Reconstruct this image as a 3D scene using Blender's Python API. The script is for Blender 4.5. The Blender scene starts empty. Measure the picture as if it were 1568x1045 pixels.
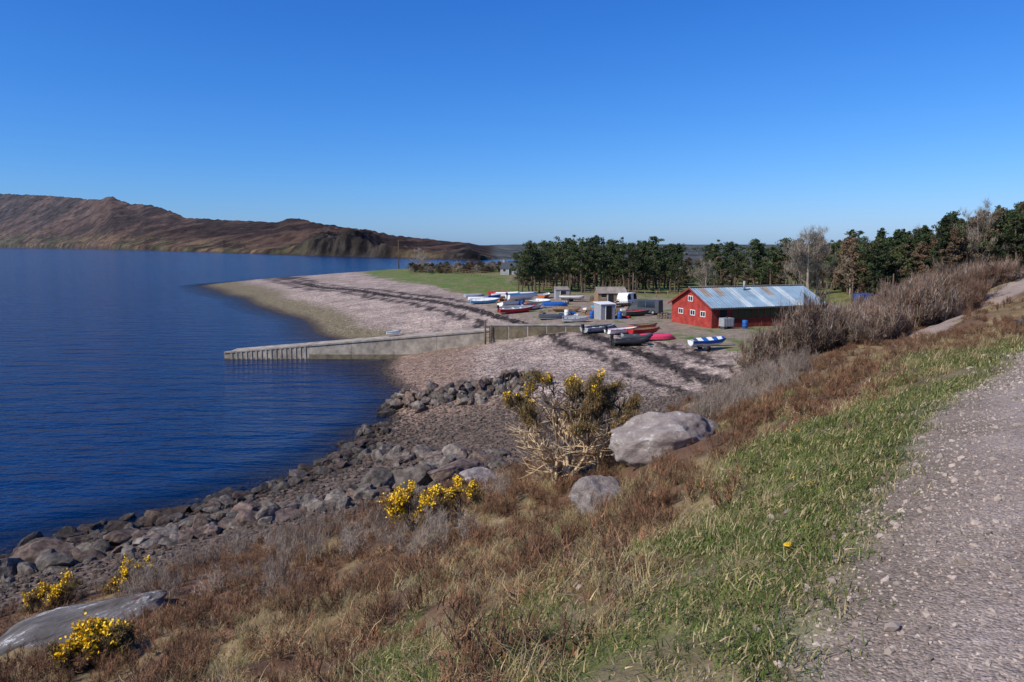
import bpy, bmesh, math, random
import numpy as np
from mathutils import Vector, Matrix
random.seed(7)
R=np.random.default_rng(7)
S=bpy.context.scene; COL=S.collection
S.view_settings.view_transform='Standard'

# ---------------------------------------------------------------- helpers
def hash2(ix,iy,s=0):
    h=(ix.astype(np.int64)*374761393+iy.astype(np.int64)*668265263+s*974634777)&0xffffffff
    h=((h^(h>>13))*1274126177)&0xffffffff
    h=h^(h>>16)
    return (h&0xffff)/65535.0
def vnoise(x,y,s=0):
    ix=np.floor(x);iy=np.floor(y);fx=x-ix;fy=y-iy
    fx=fx*fx*(3-2*fx);fy=fy*fy*(3-2*fy)
    a=hash2(ix,iy,s);b=hash2(ix+1,iy,s);c=hash2(ix,iy+1,s);d=hash2(ix+1,iy+1,s)
    return (a*(1-fx)+b*fx)*(1-fy)+(c*(1-fx)+d*fx)*fy
def fbm(x,y,o=4,s=0):
    t=0;a=.5;n=0
    for i in range(o):
        t=t+a*vnoise(x*2**i+17.3*i,y*2**i-9.1*i,s+i);n+=a;a*=.5
    return t/n
def ss(a,b,x):
    t=np.clip((x-a)/(b-a),0,1);return t*t*(3-2*t)
def dist_line(X,Y,pts):
    best=np.full(X.shape,1e9);sg=np.zeros(X.shape)
    for (ax,ay),(bx,by) in zip(pts[:-1],pts[1:]):
        dx,dy=bx-ax,by-ay
        t=np.clip(((X-ax)*dx+(Y-ay)*dy)/(dx*dx+dy*dy),0,1)
        d=np.hypot(X-ax-t*dx,Y-ay-t*dy)
        c=dx*(Y-ay)-dy*(X-ax)
        m=d<best
        best=np.where(m,d,best);sg=np.where(m,np.sign(c),sg)
    return best,sg
def sd_poly(X,Y,pts):
    P=pts+[pts[0]]
    d,_=dist_line(X,Y,P)
    ins=np.zeros(X.shape,bool)
    for (ax,ay),(bx,by) in zip(P[:-1],P[1:]):
        if ay==by: continue
        c=((ay>Y)!=(by>Y))&(X<(bx-ax)*(Y-ay)/(by-ay)+ax)
        ins^=c
    return np.where(ins,d,-d)
def quad_mesh(name,V,Q,mi=None,smooth=False):
    V=np.asarray(V,np.float32);Q=np.asarray(Q,np.int32)
    me=bpy.data.meshes.new(name)
    me.vertices.add(len(V));me.vertices.foreach_set('co',V.ravel())
    me.loops.add(Q.size);me.loops.foreach_set('vertex_index',Q.ravel())
    me.polygons.add(len(Q));me.polygons.foreach_set('loop_start',np.arange(len(Q),dtype=np.int32)*4)
    if mi is not None: me.polygons.foreach_set('material_index',np.asarray(mi,np.int32))
    me.polygons.foreach_set('use_smooth',np.full(len(Q),smooth))
    me.update(calc_edges=True)
    return me
def mkobj(name,me,mats=(),loc=(0,0,0),rz=0,link=True,parent=None):
    for m in mats: me.materials.append(m)
    o=bpy.data.objects.new(name,me);o.location=loc;o.rotation_euler=(0,0,rz)
    if link: COL.objects.link(o)
    if parent: o.parent=parent
    return o
class MB:
    def __init__(s): s.v=[];s.f=[];s.m=[];s.s=[]
    def add(s,vs,fs,m=0,M=None,smooth=False):
        o=len(s.v)
        for v in vs: s.v.append(tuple(M@Vector(v)) if M else tuple(v))
        for f in fs: s.f.append([i+o for i in f]);s.m.append(m);s.s.append(smooth)
    def box(s,x0,x1,y0,y1,z0,z1,m=0,M=None):
        s.add([(x0,y0,z0),(x1,y0,z0),(x1,y1,z0),(x0,y1,z0),(x0,y0,z1),(x1,y0,z1),(x1,y1,z1),(x0,y1,z1)],
              [(0,3,2,1),(4,5,6,7),(0,1,5,4),(1,2,6,5),(2,3,7,6),(3,0,4,7)],m,M)
    def tube(s,pts,rads,n=6,m=0,M=None,smooth=True):
        vs=[];fs=[];pts=[Vector(p) for p in pts]
        for i,p in enumerate(pts):
            t=(pts[min(i+1,len(pts)-1)]-pts[max(i-1,0)])
            if t.length<1e-6:t=Vector((0,0,1))
            t.normalize();a=Vector((0,0,1)) if abs(t.z)<.9 else Vector((1,0,0))
            u=t.cross(a).normalized();w=t.cross(u)
            for k in range(n):
                an=2*math.pi*k/n
                vs.append(p+(u*math.cos(an)+w*math.sin(an))*rads[i])
        for i in range(len(pts)-1):
            for k in range(n):
                fs.append((i*n+k,i*n+(k+1)%n,(i+1)*n+(k+1)%n,(i+1)*n+k))
        fs.append(tuple(range(n))[::-1]);fs.append(tuple((len(pts)-1)*n+k for k in range(n)))
        s.add(vs,fs,m,M,smooth)
    def mesh(s,name):
        me=bpy.data.meshes.new(name);me.from_pydata(s.v,[],s.f);me.update()
        me.polygons.foreach_set('material_index',s.m);me.polygons.foreach_set('use_smooth',s.s)
        return me
    def obj(s,name,mats,loc=(0,0,0),rz=0,parent=None,link=True):
        return mkobj(name,s.mesh(name),mats,loc,rz,link,parent)

# ---------------------------------------------------------------- materials
def mat(name,col,rough=.8,var=.25,scale=4,bump=0,bscale=30,rnd=0.0,metal=0,spec=.3,col2=None,trans=0):
    m=bpy.data.materials.new(name);m.use_nodes=True;nt=m.node_tree;N=nt.nodes;L=nt.links
    b=N['Principled BSDF'];b.inputs['Roughness'].default_value=rough;b.inputs['Metallic'].default_value=metal
    b.inputs['Specular IOR Level'].default_value=spec
    tc=N.new('ShaderNodeTexCoord');no=N.new('ShaderNodeTexNoise');no.inputs['Scale'].default_value=scale;no.inputs['Detail'].default_value=6
    no.inputs['Roughness'].default_value=.65
    L.new(tc.outputs['Object'],no.inputs['Vector'])
    cr=N.new('ShaderNodeValToRGB');L.new(no.outputs['Fac'],cr.inputs['Fac'])
    c=np.array(col);c2=np.array(col2) if col2 is not None else np.clip(c*(1+var),0,1)
    cr.color_ramp.elements[0].position=.35;cr.color_ramp.elements[1].position=.65
    cr.color_ramp.elements[0].color=(*(c*(1-var)),1);cr.color_ramp.elements[1].color=(*c2,1)
    out=cr.outputs['Color']
    if rnd>0:
        oi=N.new('ShaderNodeObjectInfo');mr=N.new('ShaderNodeMapRange')
        mr.inputs['To Min'].default_value=1-rnd;mr.inputs['To Max'].default_value=1+rnd
        L.new(oi.outputs['Random'],mr.inputs['Value'])
        vm=N.new('ShaderNodeVectorMath');vm.operation='SCALE'
        L.new(out,vm.inputs[0]);L.new(mr.outputs['Result'],vm.inputs['Scale']);out=vm.outputs['Vector']
    L.new(out,b.inputs['Base Color'])
    if bump>0:
        n2=N.new('ShaderNodeTexNoise');n2.inputs['Scale'].default_value=bscale;n2.inputs['Detail'].default_value=5
        L.new(tc.outputs['Object'],n2.inputs['Vector'])
        bp=N.new('ShaderNodeBump');bp.inputs['Strength'].default_value=.8;bp.inputs['Distance'].default_value=bump
        L.new(n2.outputs['Fac'],bp.inputs['Height']);L.new(bp.outputs['Normal'],b.inputs['Normal'])
    if trans>0:
        tb=N.new('ShaderNodeBsdfTranslucent');L.new(out,tb.inputs['Color'])
        mx=N.new('ShaderNodeMixShader');mx.inputs[0].default_value=trans
        L.new(b.outputs[0],mx.inputs[1]);L.new(tb.outputs[0],mx.inputs[2]);L.new(mx.outputs[0],N['Material Output'].inputs['Surface'])
    return m
def ground_mat():
    m=bpy.data.materials.new('ground_mixed');m.use_nodes=True;nt=m.node_tree;N=nt.nodes;L=nt.links
    b=N['Principled BSDF'];b.inputs['Roughness'].default_value=.9;b.inputs['Specular IOR Level'].default_value=.2
    at=N.new('ShaderNodeAttribute');at.attribute_name='Col'
    pb=N.new('ShaderNodeAttribute');pb.attribute_name='peb'
    rd=N.new('ShaderNodeAttribute');rd.attribute_name='gravel'
    tc=N.new('ShaderNodeTexCoord')
    def noise(sc,d=6):
        n=N.new('ShaderNodeTexNoise');n.inputs['Scale'].default_value=sc;n.inputs['Detail'].default_value=d
        n.inputs['Roughness'].default_value=.7;L.new(tc.outputs['Object'],n.inputs['Vector']);return n
    def voro(sc):
        n=N.new('ShaderNodeTexVoronoi');n.inputs['Scale'].default_value=sc;L.new(tc.outputs['Object'],n.inputs['Vector']);return n
    n1=noise(1.3,9);n2=noise(22,4);n3=noise(90,4);vo=voro(7);vo2=voro(2.4);vo3=voro(70)
    def mrange(sock,a,b_,c,d):
        r=N.new('ShaderNodeMapRange');r.inputs[1].default_value=a;r.inputs[2].default_value=b_;r.inputs[3].default_value=c;r.inputs[4].default_value=d
        L.new(sock,r.inputs[0]);return r.outputs[0]
    def mth(op,a,b_):
        x=N.new('ShaderNodeMath');x.operation=op
        for i,q in enumerate((a,b_)):
            if hasattr(q,'links'): L.new(q,x.inputs[i])
            else: x.inputs[i].default_value=q
        return x.outputs[0]
    P=pb.outputs['Fac'];G=rd.outputs['Fac']
    soft=mrange(mth('MAXIMUM',P,G),0,1,1,.5)
    f1=mth('ADD',mth('MULTIPLY',mth('SUBTRACT',mrange(n1.outputs['Fac'],.3,.7,.6,1.4),1.0),soft),1.0)
    f2=mrange(n2.outputs['Fac'],.3,.7,.8,1.2)
    def red(v_):
        sx=N.new('ShaderNodeSeparateColor');L.new(v_.outputs['Color'],sx.inputs[0]);return sx.outputs[0]
    p=mth('MULTIPLY',mrange(red(vo),0,1,.4,1.6),mrange(red(vo2),0,1,.75,1.25))
    p=mth('ADD',mth('MULTIPLY',mth('SUBTRACT',p,1.0),P),1.0)
    g=mth('MULTIPLY',mrange(red(vo3),0,1,.68,1.3),mrange(n3.outputs['Fac'],.3,.7,.75,1.25))
    g=mth('ADD',mth('MULTIPLY',mth('SUBTRACT',g,1.0),G),1.0)
    f=mth('MULTIPLY',mth('MULTIPLY',mth('MULTIPLY',f1,f2),p),g)
    vm=N.new('ShaderNodeVectorMath');vm.operation='SCALE';L.new(at.outputs['Color'],vm.inputs[0]);L.new(f,vm.inputs['Scale'])
    L.new(vm.outputs['Vector'],b.inputs['Base Color'])
    hgt=mth('ADD',mth('MULTIPLY',n2.outputs['Fac'],.4),mth('MULTIPLY',mth('MULTIPLY',vo.outputs['Distance'],-1.4),P))
    hgt=mth('ADD',hgt,mth('MULTIPLY',mth('MULTIPLY',vo3.outputs['Distance'],-.2),G))
    hgt=mth('ADD',hgt,mth('MULTIPLY',n3.outputs['Fac'],.1))
    hgt=mth('ADD',hgt,mth('MULTIPLY',mth('MULTIPLY',n1.outputs['Fac'],3.0),mth('MULTIPLY',soft,soft)))
    bp=N.new('ShaderNodeBump');bp.inputs['Distance'].default_value=.05;bp.inputs['Strength'].default_value=.8
    L.new(hgt,bp.inputs['Height']);L.new(bp.outputs['Normal'],b.inputs['Normal'])
    return m
def rock_mat(name,a,b_,lichen=.0,wet=True,lc=(.50,.49,.46),rust=.58):
    m=bpy.data.materials.new(name);m.use_nodes=True;nt=m.node_tree;N=nt.nodes;L=nt.links
    b=N['Principled BSDF'];b.inputs['Roughness'].default_value=.85;b.inputs['Specular IOR Level'].default_value=.25
    tc=N.new('ShaderNodeTexCoord')
    def noise(sc,d=8,r=.65):
        n=N.new('ShaderNodeTexNoise');n.inputs['Scale'].default_value=sc;n.inputs['Detail'].default_value=d;n.inputs['Roughness'].default_value=r
        L.new(tc.outputs['Object'],n.inputs['Vector']);return n.outputs['Fac']
    cr=N.new('ShaderNodeValToRGB');L.new(noise(2.5),cr.inputs[0])
    cr.color_ramp.elements[0].position=.38;cr.color_ramp.elements[1].position=.62
    cr.color_ramp.elements[0].color=(*a,1);cr.color_ramp.elements[1].color=(*b_,1)
    out=cr.outputs[0]
    if lichen>0:
        cl=N.new('ShaderNodeValToRGB');L.new(noise(2.6,14,.78),cl.inputs[0])
        cl.color_ramp.elements[0].position=.64-lichen*.15;cl.color_ramp.elements[1].position=.66-lichen*.15
        mx=N.new('ShaderNodeMixRGB');mx.inputs[2].default_value=(*lc,1)
        L.new(cl.outputs[0],mx.inputs[0]);L.new(out,mx.inputs[1]);out=mx.outputs[0]
        c2=N.new('ShaderNodeValToRGB');L.new(noise(1.6,8,.7),c2.inputs[0])
        c2.color_ramp.elements[0].position=rust;c2.color_ramp.elements[1].position=rust+.06
        mx=N.new('ShaderNodeMixRGB');mx.inputs[2].default_value=(.15,.07,.04,1)
        L.new(c2.outputs[0],mx.inputs[0]);L.new(out,mx.inputs[1]);out=mx.outputs[0]
    oi=N.new('ShaderNodeObjectInfo');mr=N.new('ShaderNodeMapRange');mr.inputs[3].default_value=.6;mr.inputs[4].default_value=1.4
    L.new(oi.outputs['Random'],mr.inputs[0])
    vm=N.new('ShaderNodeVectorMath');vm.operation='SCALE';L.new(out,vm.inputs[0]);L.new(mr.outputs[0],vm.inputs['Scale'])
    if lichen==0: out=vm.outputs[0]
    if wet:
        ge=N.new('ShaderNodeNewGeometry');sp=N.new('ShaderNodeSeparateXYZ');L.new(ge.outputs['Position'],sp.inputs[0])
        wr=N.new('ShaderNodeMapRange');wr.inputs[1].default_value=.1;wr.inputs[2].default_value=.85;wr.inputs[3].default_value=.3;wr.inputs[4].default_value=1
        L.new(sp.outputs['Z'],wr.inputs[0])
        v2=N.new('ShaderNodeVectorMath');v2.operation='SCALE';L.new(out,v2.inputs[0]);L.new(wr.outputs[0],v2.inputs['Scale']);out=v2.outputs[0]
    L.new(out,b.inputs['Base Color'])
    bp=N.new('ShaderNodeBump');bp.inputs['Distance'].default_value=.12;bp.inputs['Strength'].default_value=1
    L.new(noise(5,12,.75),bp.inputs['Height']);L.new(bp.outputs['Normal'],b.inputs['Normal'])
    return m

M_green=mat('grass_green',(.095,.145,.026),.7,.3,2,rnd=.35,trans=.3)
M_green2=mat('grass_olive',(.19,.195,.055),.7,.3,2,rnd=.35,trans=.3)
M_straw=mat('grass_straw',(.45,.355,.19),.8,.25,2,rnd=.3,trans=.25)
M_heath=mat('heather_brown',(.18,.098,.056),.9,.35,2,rnd=.4)
M_heathd=mat('heather_dark',(.085,.055,.034),.9,.35,2,rnd=.4)
M_brack=mat('bracken_rust',(.29,.145,.07),.9,.3,2,rnd=.35)
M_twig=mat('twig_grey',(.32,.27,.215),.9,.25,2,rnd=.25)
M_bleach=mat('stem_bleached',(.55,.41,.25),.85,.25,6)
M_gorse=mat('gorse_spines',(.08,.08,.024),.85,.35,3,rnd=.2)
M_gorseb=mat('gorse_dry_spines',(.25,.155,.065),.85,.3,3)
M_flow=mat('gorse_flower',(.85,.54,.012),.6,.12,8)
M_bark=mat('bark',(.12,.085,.06),.9,.3,5)
M_pine=mat('pine_needles',(.038,.06,.022),.8,.35,.6,rnd=.3)
M_pine2=mat('pine_needles_light',(.07,.09,.033),.8,.3,.6,rnd=.3)
M_larch=mat('larch_brown',(.12,.082,.05),.85,.3,.6,rnd=.35)
M_shrub=mat('shrub_purple_brown',(.15,.10,.078),.9,.3,2,rnd=.25)
M_rock=rock_mat('rock_grey',(.085,.072,.060),(.26,.22,.185))
M_rock2=rock_mat('rock_brown',(.075,.053,.042),(.23,.165,.13))
M_rockl=rock_mat('rock_lichen',(.25,.205,.185),(.42,.36,.32),.45,False,(.6,.59,.56),rust=.62)
M_slab=rock_mat('rock_slab_lichen',(.11,.10,.09),(.26,.235,.22),.55,False,(.62,.62,.6),.60)
M_peb=mat('gravel_stone',(.31,.255,.21),.9,.25,20,rnd=.5)
M_weed=mat('seaweed',(.022,.016,.012),.7,.3,5)

# ---------------------------------------------------------------- terrain
CP=[(-3,-6,10.4),(0,0,10.4),(1.2,2.5,10.4),(2.3,4.35,10.38),(3.4,5.9,10.35),(5,8.1,10.32),(8.2,11.8,10.25),(13,16.5,10.0),(20,22,9.7),(28,30,9.3),
(3.2,-2,10.45),(5.5,2,10.45),(8,5.5,10.4),(11.5,9,10.3),(16.5,13.5,10.1),(10,-2,11.6),(16,4,11.8),(22,12,11),(40,20,12.5),(20,-20,15),(60,0,16),(100,30,20),
(.59,2.9,10.2),(0,3.7,9.75),(1.9,5.7,9.9),(1.5,7.8,9.0),(0,7.1,8.6),(3.9,10.3,9.3),(5.5,12,9.4),(3.6,12.7,8.4),(8.4,16.6,9.1),(14,22,9.0),(10,18.7,8.7),
(-2.6,7.2,7.5),(-1.8,10.4,7),(-3.8,14.6,5),(-5.9,13.2,4.9),(-10,15.8,3.4),(-7.7,10.4,5.4),(-3,2,8.6),(-8,0,6.5),(-15,0,4),(-25,-5,1.5),
(1.5,12.8,7.2),(1.25,16.5,6.5),(3.3,15.6,7.6),(3.6,17.8,7),(-1.9,17.3,5.4),(6.5,23.4,6.5),(9.8,30,5.9),(13,36,5.8),(18,44,5.6),(20,38,6.7),(16,29.8,7.9),(21,39,6.6),(34,52,7.5),
(24,24,9.6),(28,41,8.9),(41,61,9.1),(26,52,5),(32,62,5.4),(0.2,34,2),(-3.8,28.8,2.2),(-6.9,26,1.9),(-10.8,24,1.7),(-13.8,20.5,1.7),(-19,15,1.2),(-28,5,1),
(-1,24,3.9),(3,27,4),(12,42,3.4),(14,50,2.2),(20,56,3.2),(4,34,2.4),(0,62,2),(-4.3,59,1.2),(-2.8,37,1.1),(0,54,1.9),(-3.5,52.3,1.5),(-6.5,52.5,.9),(8,49.6,2),(-4,48,.9),(4,71,2.6),(13.5,71,2.8),(22,60,3),
(-5,70,1.3),(-8,76,.9),(-3,76.5,1.6),(5,76.5,2.9),(1,76.5,2.3),(-20.8,101,.9),(-19.7,122,2),(-42,158,1.8),(-76,239,1.6),(-55,262,2.6),(-10,100,2),(-5,88,1.9),(-30,180,2.4),(-19,170,2.9),
(-3,115,3),(10,95,3),(20,80,3),(28,84,3),(35,80,3),(20,110,3),(0,140,3),(0,200,3),(-30,250,3),(-43,284,3),(0,320,3),(30,150,3),(60,150,3.3),(45,110,3.5),(40,95,3.6),(50,200,3),(50,320,3),(100,300,3),
(43,91,4.8),(55,100,6.5),(80,115,8),(120,130,12),(60,80,9),(100,80,12),(200,200,16),(150,300,8),(300,100,30),(400,400,20)]
SHORE=[(-93,223),(-69.5,180),(-49,145),(-40.5,130),(-28.8,107),(-21.4,93.4),(-17,85),(-13.4,78.5),(-12.8,72),(-10.4,63.4),(-8.1,59),(-8.4,51),(-9.5,47.4),(-9.2,42.7),(-10.1,39.4),(-11.7,36.6),(-13.8,33.4),(-15.8,31.2),(-17.8,29.8),(-19.6,27.1),(-26,18),(-36,6)]
CP+=[(x,y,0) for x,y in SHORE+[(-92,235),(-84,262),(-70,300),(-50,345),(0,365),(60,370),(120,390),(200,420)]]
CP+=[(-35,85,-2),(-25,70,-1.6),(-18,60,-1.8),(-16,48,-1.5),(-18,39,-1.2),(-24,34,-1.3),(-30,28,-1.6),(-40,50,-4),(-60,110,-4),(-45,115,-2.2),(-75,160,-2.5),(-110,200,-3),(-110,250,-3),(-90,320,-2.5),(-50,390,-3),(0,410,-3),(60,420,-3),(200,480,-3),(-100,100,-6),(-150,300,-6),(-150,0,-6),(-60,0,-4),(-100,-50,-6),(-42,14,-2),(0,490,-6),(-120,480,-6),(420,500,-3),(0,-30,12),(-20,-30,6),(30,-50,18),(-50,-50,-2)]
CP=np.array(CP,float)
def phi(r2): return np.sqrt(r2+1.2**2)
n=len(CP)
A=np.zeros((n+1,n+1));A[:n,:n]=phi((CP[:,None,0]-CP[None,:,0])**2+(CP[:,None,1]-CP[None,:,1])**2)
A[:n,n]=1;A[n,:n]=1
W=np.linalg.lstsq(A,np.append(CP[:,2],0),rcond=None)[0]
ROADC=[(-3.9,-13),(-1.9,-8.2),(1.5,-1.3),(2.9,1.4),(4.0,3.15),(5.0,4.7),(6.6,6.9),(9.8,10.6),(14.6,15.3),(21,20),(30,26),(45,32)]
TRACK=[(45,62),(36,56),(30,48.5),(24,42.5),(20,38.5),(17,38.5)]
EDGE=[(-3.5,-7),(-.2,-.2),(1.2,2.56),(1.68,3.33),(2.32,4.35),(3.4,5.9),(5,8.1),(8.2,11.8),(13,16.5),(22,23),(36,30)]
BEACH=[(-400,-100),(-400,600),(-75,300),(-55,262),(-34,205),(-19,170),(-8,139),(-4,112),(3,88),(12,76),(19,64),(18,52),(9,40),(2,34),(-3,29),(-8,25.5),(-12,21.5),(-18,16),(-30,2),(-60,-100)]
STRAND=[(-75.6,240),(-50.6,190),(-30.8,156),(-16.8,133),(-6.1,109.5),(1.3,90),(6.7,80),(9.1,71.5),(12,63.4),(13.6,56.3),(15,51)]
def H0(X,Y):
    X=np.clip(X,-180,420);Y=np.clip(Y,-60,500)
    Z=np.full(X.shape,W[n])
    for i in range(n): Z=Z+W[i]*phi((X-CP[i,0])**2+(Y-CP[i,1])**2)
    return Z
def H(X,Y):
    X=np.asarray(X,float);Y=np.asarray(Y,float)
    Z=H0(X,Y)
    dc,_=dist_line(X,Y,ROADC)
    rough=ss(1.9,4.5,dc)*ss(2.2,3.5,Z)
    flat=ss(50,60,Y)*(1-ss(3.4,5,Z))
    rough=rough*(1-.85*flat)
    Z=Z+rough*((fbm(X*.55,Y*.55,4,3)-.5)*.9)+(fbm(X*.9+5,Y*.9,3,9)-.5)*.12*ss(1.9,3,dc)*ss(-.5,.5,Z)
    return Z
def h1(x,y): return float(H(np.array([x]),np.array([y]))[0])
def regions(X,Y,Z):
    r={}
    n1=fbm(X*.35,Y*.35,4,21);n2=fbm(X*1.7,Y*1.7,4,33)
    wob=(n1-.5)*(2+np.clip(Y,0,200)*.05)
    r['n1']=n1;r['n2']=n2
    r['beach']=ss(-.4,.4,sd_poly(X,Y,BEACH)+wob*.8)
    r['beach']=np.maximum(r['beach'],1-ss(.7,1.3,Z))
    dc,_=dist_line(X,Y,ROADC);d,sg=dist_line(X,Y,EDGE)
    r['dc']=dc;r['dr']=d*sg
    r['road']=1-ss(1.95,2.35,dc+(n2-.5)*.8)
    dt,_=dist_line(X,Y,TRACK);r['track']=1-ss(.9,1.7,dt+(n2-.5)*.9)
    r['flat']=ss(50,56,Y)*(1-ss(3.7,5.2,Z+(n1-.5)))
    r['strand'],_=dist_line(X,Y,STRAND)
    vw=1.5-1.1*ss(6,16,np.hypot(X,Y))
    r['verge']=ss(vw+.9,vw-.3,r['dr']+(n1-.5)*4.5+(n2-.5)*2.4)*(r['dr']>-.15)
    r['gpatch']=ss(.505,.565,fbm(X*.6+40,Y*.6,4,61))*ss(6.5,3,r['dr']+(n1-.5)*4)*(r['dr']>0)
    return r
u=np.linspace(-math.asinh(3000/6),math.asinh(3000/6),720);gx=6*np.sinh(u)
v=np.linspace(math.asinh(-90/8),math.asinh(3000/8),680);gy=8+8*np.sinh(v)
X,Y=np.meshgrid(gx,gy);X=X.ravel();Y=Y.ravel();Z=H(X,Y)
nx,ny=len(gx),len(gy)
ii=(np.arange(ny-1)[:,None]*nx+np.arange(nx-1)[None,:]).ravel()
Q=np.stack([ii,ii+1,ii+nx+1,ii+nx],1)
r=regions(X,Y,Z);n1,n2=r['n1'],r['n2']
def C(*c): return np.array(c)[None,:]
def mix(a,b,f): return a*(1-f[:,None])+b*f[:,None]
n3=fbm(X*.12,Y*.12,4,55);n4=fbm(X*.8,Y*.8,4,77)
c=np.zeros((len(X),3))+C(.12,.072,.045)
c=mix(c,C(.22,.165,.085),ss(.45,.6,n4))
c=mix(c,C(.165,.08,.04),ss(.55,.65,n2)*.8)
gz=np.maximum(r['verge'],r['gpatch'])
c=mix(c,mix(C(.11,.14,.035)+0*c,C(.22,.18,.09),ss(.42,.58,n4)),gz)
c=mix(c,C(.19,.14,.085),gz*ss(.53,.62,n2)*.8)
far=ss(20,30,Y)
c=mix(c,mix(C(.20,.16,.07)+0*c,C(.12,.09,.04),ss(.4,.6,n1)),far*ss(8.0,9.2,Z)*.8)
c=mix(c,mix(C(.15,.15,.05)+0*c,C(.14,.08,.05),ss(.42,.55,n3)),ss(80,95,Y)*(1-r['flat']))
fl=mix(C(.10,.15,.028)+0*c,C(.19,.16,.07),ss(.45,.62,n4)*.8)
yard=(1-ss(14,30,np.hypot((X-8)*.9,(Y-104)*.62)))*ss(.36,.5,n4+.12)
yard=np.maximum(yard,(1-ss(6,13,np.hypot((X-14)*.6,(Y-76))))*ss(.35,.5,n4)*.85)
fl=mix(fl,C(.25,.195,.15),yard)
c=mix(c,fl,r['flat'])
be=mix(C(.39,.305,.25)+0*c,C(.29,.225,.185),ss(.4,.6,n1))
tide=np.sin(Z*11+n1*5+n3*3)
be=be*(1-.17*ss(.2,.9,tide))[:,None]
be=mix(be,C(.22,.15,.11),ss(1.9,1.1,Z+(n1-.5)*.6)*ss(95,80,Y))
be=mix(be,C(.17,.14,.08),ss(1.3,.7,Z+(n1-.5)*.6)*ss(80,95,Y))
be=mix(be,C(.12,.085,.062),ss(52,44,Y))
be=mix(be,C(.05,.038,.03),ss(.35,.05,Z))
st=np.minimum(r['strand'],np.abs(r['strand']-2.2-n1*3)+.3)
wd=.6+Y*.007+.5*ss(90,70,Y)
be=mix(be,C(.028,.02,.016),ss(1.0,.4,st/wd+(n2-.5)*2.0)*.95)
c=mix(c,be,r['beach'])
c=mix(c,C(.33,.265,.22),np.maximum(r['road'],r['track']*.8))
wheel=ss(.45,.0,np.abs(np.abs(r['dc'])-.85))
c=mix(c,C(.38,.315,.27),r['road']*wheel*.6)
c=mix(c,C(.24,.185,.145),r['road']*ss(.5,.62,n4)*.6)
c=mix(c,C(.17,.13,.09),r['road']*ss(.45,0,np.abs(r['dr']+.05))*.6)
c=np.clip(c,0.003,1)
me=quad_mesh('ground',np.stack([X,Y,Z],1),Q,smooth=True)
a=me.color_attributes.new('Col','FLOAT_COLOR','POINT')
a.data.foreach_set('color',np.concatenate([c,np.ones((len(c),1))],1).astype(np.float32).ravel())
a=me.attributes.new('peb','FLOAT','POINT');a.data.foreach_set('value',r['beach'].astype(np.float32))
a=me.attributes.new('gravel','FLOAT','POINT');a.data.foreach_set('value',np.maximum(r['road'],r['track']).astype(np.float32))
mkobj('ground',me,[ground_mat()])

# ---------------------------------------------------------------- sea
u=np.linspace(-math.asinh(9000/10),math.asinh(9000/10),420);gx=-12+10*np.sinh(u)
v=np.linspace(math.asinh(-400/12),math.asinh(12000/12),400);gy=40+12*np.sinh(v)
X,Y=np.meshgrid(gx,gy);X=X.ravel();Y=Y.ravel()
D=-H(X,Y);D=np.where((Y>480)|(X<-150),8,D)
nx,ny=len(gx),len(gy)
ii=(np.arange(ny-1)[:,None]*nx+np.arange(nx-1)[None,:]).ravel()
me=quad_mesh('sea_water',np.stack([X,Y,0*X],1),np.stack([ii,ii+1,ii+nx+1,ii+nx],1),smooth=True)
a=me.attributes.new('depth','FLOAT','POINT');a.data.foreach_set('value',D.astype(np.float32))
m=bpy.data.materials.new('sea_water');m.use_nodes=True;nt=m.node_tree;N=nt.nodes;L=nt.links
b=N['Principled BSDF'];b.inputs['Base Color'].default_value=(.0008,.019,.078,1);b.inputs['Roughness'].default_value=.1;b.inputs['IOR'].default_value=1.33
b.inputs['Specular IOR Level'].default_value=.32
b.inputs['Specular Tint'].default_value=(.6,.85,1,1)
tc=N.new('ShaderNodeTexCoord')
hs=[]
for sc,wt,rt in (((1.0,2.6,1),.5,.2),((.16,.5,1),2.4,.5),((3.5,7,1),.17,-.2)):
    mp=N.new('ShaderNodeMapping');mp.inputs['Scale'].default_value=sc;mp.inputs['Rotation'].default_value=(0,0,rt);L.new(tc.outputs['Object'],mp.inputs['Vector'])
    no=N.new('ShaderNodeTexNoise');no.inputs['Scale'].default_value=1;no.inputs['Detail'].default_value=3;L.new(mp.outputs[0],no.inputs['Vector'])
    mu=N.new('ShaderNodeMath');mu.operation='MULTIPLY';mu.inputs[1].default_value=wt;L.new(no.outputs['Fac'],mu.inputs[0]);hs.append(mu.outputs[0])
a1=N.new('ShaderNodeMath');L.new(hs[0],a1.inputs[0]);L.new(hs[1],a1.inputs[1])
a2=N.new('ShaderNodeMath');L.new(a1.outputs[0],a2.inputs[0]);L.new(hs[2],a2.inputs[1])
bp=N.new('ShaderNodeBump');bp.inputs['Distance'].default_value=.28;bp.inputs['Strength'].default_value=1;L.new(a2.outputs[0],bp.inputs['Height'])
L.new(bp.outputs[0],b.inputs['Normal'])
at=N.new('ShaderNodeAttribute');at.attribute_name='depth'
mr=N.new('ShaderNodeMapRange');mr.inputs[1].default_value=0;mr.inputs[2].default_value=.9;mr.inputs[3].default_value=.25;mr.inputs[4].default_value=1
L.new(at.outputs['Fac'],mr.inputs[0]);L.new(mr.outputs[0],b.inputs['Alpha'])
mkobj('sea_water',me,[m])

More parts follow.
